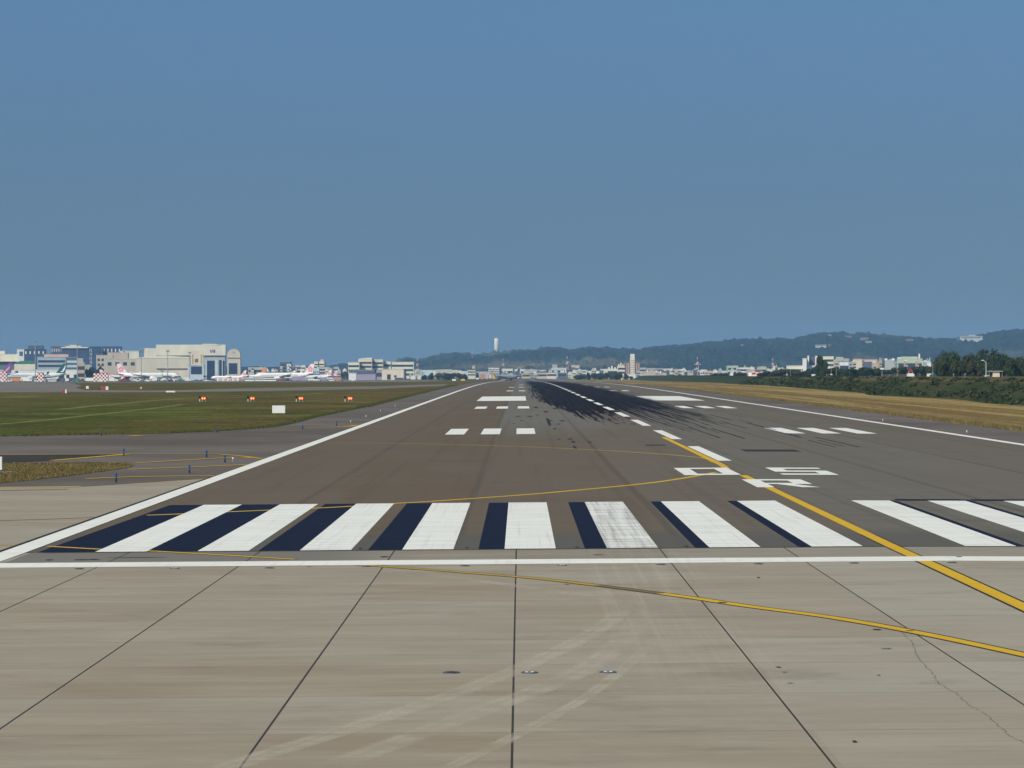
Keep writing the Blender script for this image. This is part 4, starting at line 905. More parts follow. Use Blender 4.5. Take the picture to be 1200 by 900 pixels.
def lattice(label, px_, ytop, d, cross=False, zb=None):
    o = thing('radio_mast', label, 'radio mast', px_, d, 'red and white radio masts', 0, zb); h_ = size(px_ - 1, px_ + 1, ytop, d, o.location.z)[1]
    n = 7; b0 = h_ * .085
    for k in range(n):
        m = MB(); z0, z1 = h_ * .9 * k / n, h_ * .9 * (k + 1) / n; r0, r1 = b0 * (1 - .8 * k / n), b0 * (1 - .8 * (k + 1) / n); q = h_ * .0065
        P_ = lambda i, r, z: ((r if i in (0, 3) else -r), (r if i < 2 else -r), z)
        for i in range(4):
            m.tube(P_(i, r0, z0), P_(i, r1, z1), q, seg=5); m.tube(P_(i, r0, z0), P_((i + 1) % 4, r1, z1), q * .7, seg=5); m.tube(P_((i + 1) % 4, r0, z0), P_(i, r1, z1), q * .7, seg=5)
        m.build('mast_section', RED if k % 2 == 0 else WHITE, o)
    m = MB(); m.tube((0, 0, h_ * .9), (0, 0, h_), h_ * .012, seg=6); m.build('spike', WHITE, o)
    if cross: MB().box(-h_ * .16, h_ * .16, -h_ * .01, h_ * .01, h_ * .655, h_ * .675).build('crossarm', WHITE, o)
    for z in (.55, .75): MB().tube((h_ * .05, -h_ * .05, h_ * z), (h_ * .05, -h_ * .08, h_ * z), h_ * .016, seg=10).build('dish', WHITE, o)
lattice('red and white lattice mast right of the long cream block', 489, 420.5, 3300); lattice('red and white lattice mast behind the grey airliner on the runway', 589.6, 420.5, 3700)
lattice('red and white lattice mast straight beyond the runway end', 664.6, 417.5, 3700); lattice('red and white lattice mast with white crossarm in the town at right', 817.2, 418.5, 3600, True)
lattice('faint red and white lattice mast left of the white box complex', 905.5, 420, 3400)
hz = hill_z(553, 7600); lattice('faint red and white lattice mast on the hill left of the white tower', 553.2, 408.5, 7600, False, hz)
o = thing('white_tower', 'tall cream tower standing alone on the ridge behind the runway', 'tower', 582, 8350, None, 0, hill_z(582, 8350) - 6)
w, h_ = size(579.3, 584.6, 396.2, 8350, o.location.z)
m = MB(); m.lathe([(0, w * .56, 0), (h_ * .5, w * .52, 0), (h_ * .93, w * .49, 0)], 'Z', 8)
for v in m.bm.verts: v.co = Vector((v.co.x, v.co.y, v.co.z))
m.build('shaft', CONCW, o)
m = MB(); m.lathe([(h_ * .935, w * .50, 0), (h_, w * .47, 0)], 'Z', 8).build('crown_band', CONCW, o)
for k in range(1, 6): MB().tube((0, 0, h_ * .16 * k - .5), (0, 0, h_ * .16 * k + .5), w * .555, seg=8).build('floor_band', GREYC, o)

# ---------------------------------------------------------------- equipment in the grass
GLOW = mat_emit('lit_red_lens', (1.0, .07, .012, 1), 2.4); GLOWC = mat_emit('lit_white_lens', (1.0, .30, .14, 1), 2.6)
PAPI = []
for k, (x, lab) in enumerate(((239, 'leftmost of the four glowing red approach lights'), (296, 'second from left glowing red approach light'), (353, 'third from left glowing red approach light, above the white board'), (410.5, 'glowing red approach light nearest the runway'))):
    X, Y = gp(x, 470.8); o = tag(empty('approach_light', (X, Y, gz(X, Y))), lab, 'approach light', 'red approach path lights in the left grass')
    MB().box(-.44, .44, -.5, .9, .46, .94, .06).build('housing', plain('signal_red_orange', (.62, .10, .025, 1), .5), o)
    for sx_ in (-.21, .21):
        m = MB(); m.tube((sx_, -.56, .68), (sx_, -.50, .68), .20, seg=14); l = m.build('lens', GLOW, o)
        m = MB(); m.tube((sx_, -.58, .66), (sx_, -.56, .66), .12, seg=12); m.build('lamp', GLOWC, l)
    for a in (-.36, .36):
        for b in (-.35, .7): m = MB(); m.tube((a, b, -.05), (a, b, .36), .05, seg=8); m.build('leg', STEEL, o)
    o2 = tag(empty('control_box', (X - 1.25, Y + 3.2, gz(X - .8, Y + 3))), lab.replace('glowing red approach light', 'black control box beside the glowing light').replace('leftmost of the four black control box beside the glowing lights', 'black control box beside the leftmost glowing light') , 'control box', 'black control boxes beside the red lights')
    MB().box(-.20, .20, -.2, .2, .60, 1.12, .03).build('cabinet', BLACK, o2); m = MB(); m.tube((0, 0, -.05), (0, 0, .56), .09, seg=8); m.build('post', CREAM, o2)
X, Y = gp(326.7, 485.2); o = tag(empty('blank_sign', (X, Y, gz(X, Y))), 'blank white sign board standing in the grass left of the runway', 'sign')
MB().box(-.93, .93, -.12, .12, .12, 1.22, .03).build('panel', WHITE, o)
for s in (-.6, .6): m = MB(); m.tube((s, 0, -.1), (s, 0, .14), .05, seg=8); m.build('post', STEEL, o)
X, Y = gp(-8, 554); o = tag(empty('blank_sign', (X, Y, gz(X, Y))), 'white sign on the small grass island, cut by the left frame edge', 'sign')
MB().box(-.75, .58, -.12, .12, .18, 1.0, .03).build('panel', WHITE, o); MB().box(-.9, 1.2, -.3, .3, -.05, .08).build('footing', GREYC, o)
for s in (-.5, .4): m = MB(); m.tube((s, 0, .08), (s, 0, .2), .05, seg=8); m.build('post', STEEL, o)

BL = [(136, 566.2, 'nearest blue light stake, in front of the grass island'), (222, 555.4, 'blue light stake standing between two yellow lines'), (263.5, 542.8, 'blue light stake beside a tiny white post'), (242, 536.8, 'blue light stake on the long yellow line'),
      (145, 534.6, 'blue light stake where two yellow lines meet'), (118.7, 511.2, 'blue light stake at the left grass verge'), (254.5, 507.3, 'blue light stake at the verge below the white board'), (354.5, 504, 'blue light stake right of the white board'), (394.3, 499.4, 'blue light stake closest to the white edge line')]
proto = None
for x, y, lab in BL:
    X, Y = gp(x, y); g = gz(X, Y) + .03
    if proto is None:
        proto = o = tag(empty('taxiway_light', (X, Y, g)), lab, 'taxiway light', 'blue taxiway edge lights'); o.scale = (.72, .72, .92)
        m = MB(); m.tube((0, 0, -.02), (0, 0, .03), .13, seg=12); m.build('base_plate', DGREY, o)
        m = MB(); m.tube((0, 0, .03), (0, 0, .30), .07, .075, 12); m.build('stem', BLACK, o)
        m = MB(); m.tube((0, 0, .30), (0, 0, .55), .095, .085, 14); m.lathe([(.55, .085, 0), (.58, .05, 0), (.59, .01, 0)], 'Z', 12); m.build('blue_lens', BLUEP, o)
        m = MB(); m.tube((0, 0, .285), (0, 0, .305), .11, seg=14); m.build('collar', STEEL, o)
    else: copy_tree(proto, (X, Y, g), 0, proto.scale, lab)
proto = None
for x, y, lab in ((273, 541.5, 'tiny white post among the yellow lines by a blue light'), (411, 496, 'white edge light just left of the white edge line'), (429, 489.6, 'second white edge light along the left shoulder'), (446, 483, 'third white edge light along the left shoulder'),
                  (463, 477, 'fourth white edge light along the left shoulder'), (1034.5, 494.5, 'pale edge light on the right shoulder, farther of two'), (1133, 508.5, 'pale edge light on the right shoulder, nearer of two')):
    X, Y = gp(x, y); g = gz(X, Y) + .03
    if proto is None:
        proto = o = tag(empty('edge_light', (X, Y, g)), lab, 'edge light', 'white runway edge lights')
        m = MB(); m.tube((0, 0, -.02), (0, 0, .22), .04, seg=10); m.build('stem', STEEL, o); o.scale = (.8, .8, .85); m = MB(); m.tube((0, 0, .22), (0, 0, .36), .075, .06, 12); m.build('lens', WHITE, o)
    else: copy_tree(proto, (X, Y, g), 0, proto.scale, lab)

def inset(x, y, r, lab, grp, teal):
    X, Y = gp(x, y); o = tag(empty('inset_light', (X, Y, gz(X, Y) + .048)), lab, 'inset light', grp)
    m = MB(); m.tube((0, 0, -.01), (0, 0, .012), r, r * .92, 24); m.build('rim', DGREY, o)
    m = MB(); m.tube((0, 0, .012), (0, 0, .022), r * .62, r * .5, 20); m.build('cover', plain('teal_steel', (.10, .17, .18, 1), .4) if teal else DARK, o)
    for s in (-1, 1): MB().box(s * r * .30 - .03, s * r * .30 + .03, -r * .55, -r * .3, .022, .034).build('lens', WHITE if teal else DGREY, o)
inset(529, 791, .19, 'dark inset light, leftmost of three in the near concrete', 'inset lights in the near concrete', False)
inset(620.5, 791, .19, 'teal inset light just right of the middle slab joint', 'inset lights in the near concrete', True)
inset(712.5, 790.5, .19, 'teal inset light, rightmost of three in the near concrete', 'inset lights in the near concrete', True)
for i, (x, y) in enumerate(((93, 668.5), (205, 668), (316, 667.5), (430, 665.6), (545, 665), (658.7, 664.3), (774.7, 663.4), (889, 662.7), (1001, 661.8), (1116, 661.2))):
    o_ = ['below the left end of the threshold line', 'below the first white stripe', 'below the second black stripe', 'at the yellow turn line', 'below the fourth white stripe', 'right of the middle slab joint', 'below the grimy stripe', 'below the seventh white stripe', 'below the last stripe left of the yellow line', 'right of the yellow lead line'][i]
    inset(x, y, .17, 'flush dark light ' + o_, 'flush lights along the threshold line', i in (1, 5))

# small things far out in the left grass
def marker(name, label, cat, x, y, w_, h_, mat, mat2=None, dmax=2400):
    X, Y = gp(x, y, dmax); d = Y + D0; W, Hh = w_ * d / F, h_ * d / F
    o = tag(empty(name, (X, Y, gz(X, Y))), label, cat)
    MB().box(-W / 2, W / 2, -.25, .25, Hh * .12, Hh, .03).build('panel', mat, o)
    for s in (-1, 1): MB().box(s * W * .38 - W * .05, s * W * .38 + W * .05, -.2, .2, -.1, Hh * .12).build('foot', GREYC, o)
    if mat2: MB().box(W * .18, W * .5 + .01, -.28, .28, Hh * .14, Hh + .01).build('end_panel', mat2, o)
    return o
marker('barrier_board', 'red barrier with white end on the far taxiway edge, farther left', 'barrier', 75.5, 461.2, 5.5, 4.6, RED, WHITE)
marker('barrier_board', 'wider red barrier with white end in the far grass wedge', 'barrier', 122.5, 457.5, 9, 4.6, RED, WHITE); marker('control_box', 'black box left of the wider red barrier', 'control box', 117, 457, 2.6, 1.8, BLACK)
marker('marker_board', 'white marker board in the far grass wedge', 'marker board', 102.5, 456, 3.2, 3.6, WHITE); marker('marker_board', 'small orange and white marker in the far grass', 'marker board', 165, 456, 2, 2.6, ORANGE, WHITE)
marker('barrier_board', 'long low white barrier on the far taxiway', 'barrier', 200, 460, 10.5, 2, WHITE)
marker('marker_board', 'white board at the grass tip near the runway end', 'marker board', 532, 446.6, 4.2, 2.4, WHITE); marker('marker_board', 'yellow board beside the white one near the runway end', 'marker board', 542.5, 445.4, 5, 2, YELP)
marker('marker_board', 'white board just left of the red sheds at the runway end', 'marker board', 559.5, 444.6, 3.4, 2, WHITE, None, 3000); marker('marker_board', 'yellow gantry box left of the grey airliner', 'marker board', 580.5, 444.5, 6.5, 5.5, YELP, CREAM, 3100)
marker('red_shed', 'low red shed cluster left of the runway end', 'shed', 567.5, 444.4, 9, 6.4, TERRA, PINK, 3100)
marker('marker_board', 'small orange marker at the foot of the green bank', 'marker board', 820.5, 446.8, 1.8, 2.6, ORANGE); marker('marker_board', 'small pale marker right of the orange one by the bank', 'marker board', 837.5, 446.8, 1.4, 2.6, CREAM, ORANGE)
marker('marker_board', 'tiny pale post at the right edge of the far runway', 'marker board', 728.5, 445.6, 1, 2.6, CREAM)

# ---------------------------------------------------------------- on the embankment at the right
TOPZ = 5.0
def on_bank(name, label, cat, px_, d, group=None):
    X = XC + ray(px_, CY)[0] * d / F; return tag(empty(name, (X, d - D0, TOPZ - .05)), label, cat, group), d / F
o, k = on_bank('guard_hut', 'small cream hut with a dark flat shelter roof on the right bank', 'hut', 1167.5, 640)
MB().box(-4 * k, 4 * k, 0, 1.6, 0, 7.2 * k).build('wall', CREAM2, o); MB().box(-9 * k, 7.5 * k, -.4, 2.2, 7.3 * k, 8.1 * k).build('roof', GREYC, o)
for s in (-8.3, 7.0): m = MB(); m.tube((s * k, 0, 0), (s * k, 0, 7.3 * k), .05, seg=8); m.build('post', STEEL, o)
MB().box(4.1 * k, 7 * k, .6, 1.6, 0, 7.2 * k).build('side_bay', DGREY, o); MB().box(-1.5 * k, 1 * k, -.04, .05, .1, 5.4 * k).build('door', plain('pale_door', (.62, .52, .38, 1)), o)
o, k = on_bank('lamp_post', 'bent lamp post left of the small hut on the bank', 'lamp post', 1155.5, 635)
m = MB(); m.tube((0, 0, -.2), (0, 0, 18.5 * k), .09, .06, 8); m.tube((0, 0, 18.5 * k), (-4 * k, 0, 20.5 * k), .05, .05, 8); m.build('post', WHITE, o)
MB().box(-5.5 * k, -2.6 * k, -.15, .15, 20.2 * k, 20.9 * k).build('lamp_head', WHITE, o)
o, k = on_bank('parked_van', 'white van beside the bent lamp post', 'van', 1157, 645)
MB().box(-2.6 * k, 2.2 * k, -.8, .8, .25, 3.0 * k, .06).build('body', WHITE, o); MB().box(-2.4 * k, 1.6 * k, -.83, .83, 1.7 * k, 2.5 * k).build('window_band', GLASS, o)
for s in (-1.6, 1.3): m = MB(); m.tube((s * k, -.85, .2), (s * k, .85, .2), .24, seg=12); m.build('wheel_pair', BLACK, o)
o, k = on_bank('watch_hut', 'white hut with red pyramid roof on the right bank', 'hut', 1067.5, 900)
MB().box(-4 * k, 4 * k, 0, 2.2, 0, 3.4 * k).build('base_wall', WHITE, o); MB().box(-2.6 * k, 2.6 * k, .3, 1.9, 3.4 * k, 5.6 * k).build('cabin', WHITE, o)
MB().prism([(-3.4 * k, 5.6 * k), (3.4 * k, 5.6 * k), (0, 9.6 * k)], 'Y', 0, 2.2).build('roof', RED, o); MB().box(-2 * k, 2 * k, .24, .31, 4.0 * k, 5.2 * k).build('window_band', GLASS, o)
o, k = on_bank('relay_box', 'white relay cabinet right of the red roofed hut', 'cabinet', 1088, 900); MB().box(-1.5 * k, 1.5 * k, 0, 1, 0, 3.6 * k, .05).build('cabinet', WHITE, o); MB().box(-1.6 * k, 1.6 * k, -.1, 1.1, 3.6 * k, 3.9 * k).build('lid', GREYC, o)
o, k = on_bank('relay_box', 'white relay cabinet on the bank below the tall slender tree', 'cabinet', 953.5, 1150); MB().box(-2 * k, 2 * k, 0, 1.5, 0, 2.4 * k, .05).build('cabinet', WHITE, o); MB().box(-2.1 * k, 2.1 * k, -.1, 1.6, 2.4 * k, 2.6 * k).build('lid', GREYC, o)
o, k = on_bank('relay_box', 'white relay cabinet left of the red checkered building', 'cabinet', 857.5, 1700); MB().box(-1.8 * k, 1.8 * k, 0, 2, 0, 3.4 * k, .05).build('cabinet', WHITE, o); MB().box(-3 * k, -1.7 * k, 0, 1, 0, 1.2 * k).build('side_box', GREYC, o)
o, k = on_bank('relay_box', 'small white cabinet in the trees below the grey-green long building', 'cabinet', 1034, 1150); MB().box(-2.2 * k, 2.2 * k, 0, 1.5, 7.6 * k, 9.6 * k, .05).build('cabinet', WHITE, o); MB().box(-1.2 * k, 1.2 * k, .3, 1.2, 0, 7.6 * k).build('stand', DGREY, o)
for i, (x, yt, d) in enumerate(((1093, 426, 900), (1052, 433, 950), (974, 424, 1100), (980, 430, 1120), (1131, 437, 760), (1117.5, 437.5, 770), (926.5, 432, 1300))):
    o, k = on_bank('utility_pole', ['tall thin pole left of the big dark trees', 'thin pole left of the red roofed hut', 'thin pole just right of the slender tree', 'shorter thin pole right of the slender tree', 'short pole under the big trees, nearer the hut', 'short pole under the big trees, farther from the hut', 'thin pole before the yellow box complex'][i], 'pole', x, d, 'poles on the right bank')
    h_ = H - ray(x, yt)[1] * d / F - TOPZ; m = MB(); m.tube((0, 0, -.2), (0, 0, h_), .09, .06, 8); m.build('pole', STEEL, o); MB().box(-.35, .35, -.05, .05, h_ - .35, h_ - .25).build('crossarm', STEEL, o)
def rail_fence(lab, x0, x1, d, yt):
    o, k = on_bank('rail_fence', lab, 'fence', x0, d); W = (x1 - x0) * k; h_ = H - ray(x0, yt)[1] * d / F - TOPZ
    for z in (.5, .98): MB().box(0, W, -.03, .03, h_ * z - .06, h_ * z).build('rail', STEEL, o)
    n_ = max(3, int(W / 2.5))
    for i in range(n_ + 1): MB().box(W * i / n_ - .04, W * i / n_ + .04, .031, .10, -.1, h_).build('post', STEEL, o)
rail_fence('grey rail fence left of the red roofed hut', 1033, 1060, 920, 438.4)
o = thing('checkered_building', 'red and white checkered localizer building among the right trees', 'building', 886, 1650, None, 0, TOPZ - .5); w, h_ = size(877.5, 895, 434.6, 1650, TOPZ - .5)
CHK2 = mat_check('large_red_white_checks', (.50, .045, .035, 1), (.82, .80, .78, 1), .36)
MB().box(-w * .5, w * .5, 0, 6, 0, h_ * .86).build('wall', CHK2, o); MB().prism([(-w * .1, h_ * .863), (w * .53, h_ * .863), (w * .4, h_ * 1.25), (w * .05, h_ * 1.2)], 'Y', -.2, 6.2).build('roof', BROWN, o); MB().box(-w * .28, w * .1, -.1, .05, 0, h_ * .3).build('door', WHITE, o)

# ---------------------------------------------------------------- town below the hills
TOWN = [  # x0, x1, ytop, d, wall, roof, rows, label
    (853, 865, 428.5, 2900, PALEG, PALEB, 2, 'pale green cube building at the left of the white long hall'), (864, 884, 430.5, 2880, WHITE, CREAM, 2, 'long white hall with two window rows left of the lattice mast'), (876, 889, 433, 2700, BEIGE, GREYC, 0, 'beige shed behind the red checkered building'),
    (889, 898, 429.5, 2850, PALEG, BEIGE, 1, 'small pale green block right of the long white hall'), (897, 905, 432.5, 2900, WHITE, WHITE, 0, 'low white block left of the faint lattice mast'), (911, 916, 431, 3000, WHITE, WHITE, 0, 'tiny white block right of the faint lattice mast'),
    (922, 940, 428.5, 2400, CREAM, WHITE, 1, 'pale yellow plant building with small dark windows'), (939, 956, 428.2, 2390, WHITE, CREAM, 1, 'white plant building with small windows below the silo'), (941, 945.2, 419.8, 2380, WHITE, WHITE, 0, 'slim white silo block left of the blue panel'),
    (946.5, 948.2, 416.8, 2395, WHITE, WHITE, 0, 'thin white chimney at the edge of the blue panel'), (948, 957, 417.3, 2410, SLATE, NAVY, 0, 'blue grey factory panel between white edges'), (955.5, 959.5, 417, 2400, WHITE, WHITE, 0, 'white stair shaft right of the blue panel'),
    (965, 977, 417.5, 2600, CREAM, CREAM, 3, 'cream factory block right of the slender tree'), (980, 988, 418.5, 3000, GREYC, WHITE, 2, 'white roofed flats right of the cream factory block'), (987, 995, 420, 3050, GREYC, GREYC, 2, 'grey flats beside the white roofed flats'),
    (984, 996, 423.5, 2700, WHITE, BROWN, 1, 'low white house with brown eaves'), (1000, 1010, 420, 2900, PINK, ROOFR, 1, 'pink house with red roof'), (1003, 1010, 422.5, 2700, CREAM2, CREAM, 0, 'plain cream cube below the red roof'),
    (995, 1003, 424, 2800, PALEB, GREYC, 1, 'pale blue shed left of the cream cube'), (1010, 1028, 421, 3000, PINK, TAN, 1, 'long pinkish factory with tan roof'), (1012, 1025, 423.5, 2700, SLATE, GREYC, 0, 'slate grey shed below the pinkish factory'),
    (1025, 1030, 423.5, 2690, TAN, TAN, 0, 'narrow tan block at the end of the slate shed'), (1030, 1036, 421, 2650, SLATE, SLATE, 1, 'dark slate block left of the long grey factory'), (1036, 1053, 422, 2650, GREYC, PALEB, 0, 'long grey factory with white roof tanks'),
    (1052, 1081, 420, 2640, PALEG, BEIGE, 1, 'pale green stepped factory with white chimney'), (1081, 1091, 424.5, 2700, WHITE, WHITE, 0, 'white shed right of the stepped factory'),
    (733, 750, 424.5, 3300, BROWN, BROWN, 0, 'brown apartment tower with white striped centre'), (724, 734, 428.5, 3400, CREAM, CREAM, 2, 'cream flats with spiky roof left of the brown tower'), (712, 726, 432, 3500, CREAM, WHITE, 1, 'pale flats left of the spiky roofed flats'),
    (732, 745, 438.5, 3000, WHITE, WHITE, 0, 'low white wall building under the brown tower'), (749, 757, 431, 3600, BEIGE, CREAM, 2, 'beige flats right of the brown tower'), (758, 770, 431.5, 3700, GREYC, CREAM, 2, 'grey flats two along from the brown tower'),
    (769, 777, 431.5, 3500, MAUVE, GREYC, 2, 'mauve flats beside a white roofed one'), (778, 788, 432, 3400, CREAM, WHITE, 1, 'cream hall with pale green eaves'), (789, 797, 433, 3600, PALEG, WHITE, 1, 'pale green hall right of the cream hall'),
    (796, 803, 432.5, 3700, WHITE, CREAM, 1, 'white flats left of the crossarm mast'), (769, 776, 438, 3000, PINK, RED, 0, 'pink house with red roof above the green bank'), (812, 822, 434, 3300, PINK, WHITE, 1, 'pinkish shed at the foot of the crossarm mast'),
    (822, 828, 433, 3500, WHITE, CREAM, 1, 'white block right of the crossarm mast'), (828, 853, 434.5, 3800, PALEB, WHITE, 0, 'long pale shed left of the pale green cube'), (748, 770, 436.5, 3200, BEIGE, GREYC, 0, 'low beige sheds right under the brown tower'),
    (776, 800, 436.8, 3100, CREAM, CREAM, 1, 'long cream shed above the green bank'), (800, 812, 437.5, 3150, BEIGE, WHITE, 0, 'small beige shed left of the crossarm mast foot'),
    (664, 674, 430.5, 3700, SLATE, SLATE, 1, 'dark slate block under the central lattice mast'), (670, 679, 428, 3800, PINK, WHITE, 1, 'white roofed house above the slate block'), (672, 687, 433.5, 3600, WHITE, CREAM, 2, 'white flats with dark window row right of the slate block'),
    (647.5, 653, 427, 4200, GREYC, GREYC, 0, 'grey square block left of the central lattice mast'), (646, 668, 431, 4000, PALEB, CREAM, 1, 'wide pale blue flats below the grey square block'), (686, 708, 434.5, 4000, WHITE, WHITE, 0, 'long white shed above the dark tree belt'), (704, 714, 432.3, 4100, CREAM, WHITE, 0, 'cream shed above the dark tree belt'),
    (654, 664, 436.5, 3350, SLATE, BLUEG, 1, 'blue grey shed at the end of the runway'), (668, 674, 438.5, 3350, PALEG, WHITE, 0, 'tiny green and white hut right of the runway end'), (641, 652, 436.5, 3400, CREAM, TERRA, 1, 'cream house with brown roof at the runway end'), (630, 642, 437, 3450, BEIGE, WHITE, 1, 'beige house left of the brown roofed one'),
    (603, 616, 432.5, 4000, WHITE, PALEB, 1, 'white shed right of the grey airliner fin'), (606.5, 610, 431, 3900, WHITE, WHITE, 0, 'tiny white cube on the shed right of the airliner'), (617, 629, 433, 4100, GREYC, WHITE, 0, 'grey shed with bright roof right of the airliner'), (612, 632, 437.5, 3500, TAN, PINK, 1, 'row of tan houses right of the airliner'),
    (628, 640, 433.5, 4200, BEIGE, CREAM, 1, 'beige flats behind the tan houses'), (572.5, 585, 431, 3900, WHITE, CREAM, 3, 'white flats left of the airliner with dark windows'), (588, 601, 432, 3900, CREAM, WHITE, 1, 'cream hall right above the grey airliner'), (556, 573, 435.5, 3900, GREYC, WHITE, 0, 'grey shed behind the red sheds'),
    (548, 557, 433.5, 3400, CREAM, TAN, 2, 'cream house with tower left of the red sheds'), (553.5, 556.5, 428.5, 3420, TAN, BEIGE, 1, 'brown tower of the cream house'), (540, 549, 435, 4000, PALEB, WHITE, 0, 'pale shed left of the cream house'),
    (476, 492, 433, 4200, GREYC, WHITE, 0, 'grey shed at the foot of the left lattice mast'), (492, 512, 433.5, 4300, PALEB, CREAM, 0, 'pale blue shed right of the left lattice mast'), (511, 530, 433, 4400, BEIGE, WHITE, 0, 'long beige shed below the hill'), (529, 541, 434, 4400, WHITE, CREAM, 0, 'small white shed below the hill'),
    (481, 487, 440, 3200, WHITE, WHITE, 0, 'low white hut right of the cream warehouse'), (489, 494, 440.2, 3200, CREAM, WHITE, 0, 'low cream hut right of the white hut'), (688, 694, 437, 3500, BEIGE, BEIGE, 0, 'low beige hut half hidden by the dark tree belt')]
for x0, x1, yt, d, wl, rf, rows, lab in TOWN:
    o, w, h_ = building('town_building', lab, 'building', x0, x1, yt, d, 14 + (x0 * 7) % 12, wl, rf, rows, GLASS, 'buildings of the town below the hills', zb=-1.0, over=.3, f0=.35, f1=.92)
    if 'brown apartment' in lab:
        MB().box(-w * .17, w * .13, -1.0, 8, 0, h_ * 1.32).build('stair_shaft', CREAM, o); MB().box(-w * .16, w * .12, -1.05, 7, h_ * 1.33, h_ * 1.48).build('roof_tower', WHITE, o)
        for k in range(8): MB().box(-w * .15, w * .11, -1.2, -.9, h_ * (.15 + .135 * k), h_ * (.18 + .135 * k)).build('window_band', BROWN, o)
        for s in (-.42, -.3, .25, .4): MB().box(w * s, w * (s + .05), -.3, .1, h_ * .1, h_ * .95).build('balcony_strip', PINK, o)
    if 'spiky' in lab:
        for k in range(4): MB().box(-w * .45 + w * .25 * k, -w * .32 + w * .25 * k, 1, 3, h_, h_ + 2 + 2 * (k % 2)).build('roof_room', CREAM, o)
    if 'roof tanks' in lab:
        for s in (-.45, .05): m = MB(); m.tube((w * (s + .1), 3, h_), (w * (s + .1), 3, h_ + 1.8), 1.6, seg=14); m.build('water_tank', WHITE, o)
    if 'stepped factory' in lab:
        MB().box(-w * .35, w * .3, 2, 9, h_, h_ + 1.9).build('upper_storey', PALEG, o); MB().box(w * .34, w * .40, 1, 2.5, h_, h_ + 5).build('chimney', WHITE, o); MB().box(-w * .5, -w * .3, 2, 9, h_, h_ + 1.2).build('roof_room', WHITE, o)
    if 'plant building' in lab:
        for k in range(5): MB().box(-w * .42 + w * .18 * k, -w * .33 + w * .18 * k, -.3, .1, h_ * .55, h_ * .75).build('window', DGREY, o)
# countless little houses seen between the larger blocks: small enough to be one mesh each
rt = random.Random(8)
HOUSE = {'white': WHITE, 'cream': CREAM, 'beige': BEIGE, 'grey': GREYC, 'pinkish': PINK, 'slate': SLATE, 'tan': TAN, 'pale blue': PALEB}
ZONES = [(478, 548, 3300, 3600, 437, 9, 'left of the runway end, below the hill'), (552, 640, 3350, 3700, 436.5, 16, 'around the grey airliner at the runway end'), (640, 690, 3350, 3700, 436, 10, 'beneath the central lattice mast'), (690, 735, 3500, 3900, 434, 8, 'behind the low dark trees'),
         (745, 812, 3050, 3500, 435, 22, 'between the brown tower and the crossarm mast'), (812, 856, 3100, 3500, 435.5, 10, 'right of the crossarm mast'), (856, 925, 2700, 3000, 432, 9, 'behind the red checkered building'), (975, 1092, 2500, 3000, 424, 20, 'among the right hand factories'), (288, 405, 3100, 3500, 432, 18, 'behind the pink finned airliners')]
for x0, x1, d0, d1, yt, n_, zn in ZONES:
    for k in range(n_):
        cn = rt.choice(['white', 'cream', 'cream', 'beige', 'beige', 'grey', 'grey', 'pale blue', 'tan', 'slate', 'pinkish']); px_ = x0 + (x1 - x0) * (k + rt.random()) / n_; d = rt.uniform(d0, d1); w_ = rt.uniform(2, 5.5); hh = rt.uniform(-2.2, 2.6)
        o = thing('town_house', 'tiny ' + cn + ' house ' + zn, 'house', px_, d, 'tiny ' + cn + ' houses ' + zn, 0, -1.0); W, Hh = size(px_ - w_ / 2, px_ + w_ / 2, yt - hh, d, -1.0)
        m = MB(); m.box(-W / 2, W / 2, 0, 9, 0, Hh); m.mi = 1
        if rt.random() < .4: m.prism([(-W / 2 - .3, Hh + .003), (W / 2 + .3, Hh + .003), (0, Hh + 1.8)], 'Y', -.3, 9.3)
        else: m.box(-W / 2 - .2, W / 2 + .2, -.2, 9.2, Hh + .003, Hh + .5); m.box(-W * .3, W * rt.uniform(-.1, .3), 2, 5, Hh + .503, Hh + rt.uniform(1.2, 3))
        m.mi = 2
        for q in range(max(1, int(Hh / 3.2))): m.box(-W * .42, W * .42, -.12, .05, 1.2 + q * 3.0, 2.5 + q * 3.0)
        tag(m.build('house_body', [HOUSE[cn], rt.choice([CREAM, GREYC, GREYC, WHITE, BEIGE, SLATE, TAN]), GLASS], o))
HB = [(1138, 7000, 26, 5, WHITE, 'long white hilltop institute with stepped roofs at right'), (962, 6700, 12, 3, WHITE, 'white row house on the hillside left of the red one'), (1013, 6900, 9, 3.4, PINK, 'pinkish temple halls near the hilltop'), (1018, 6750, 7, 3.5, WHITE, 'white terraces below the pinkish halls'),
      (973, 6900, 4, 2.5, TERRA, 'small red-brown house on the hillside'), (972.4, 7500, 3, 2, WHITE, 'tiny white dome on the left part of the ridge'), (870, 7000, 6, 2, PALEB, 'pale blue shed high on the hillside'), (1066, 7400, 8, 1.6, TERRA, 'low brown house on the ridge right of the pinkish halls'), (994, 7300, 7, 1.5, TERRA, 'low red-brown house just under the ridge left of the pinkish halls')]
HY = {0: 403.5, 1: 405.3, 2: 398.5, 3: 401.8, 4: 405.5, 5: 392.7, 6: 405.5, 7: 399, 8: 395}
def surf_depth(px_, py):                              # depth where the sight line first meets the hill
    d = 5900
    while d < 8400:
        if H - ray(px_, py)[1] * d / F < hill_z(px_, d): return d
        d += 20
    return 8350
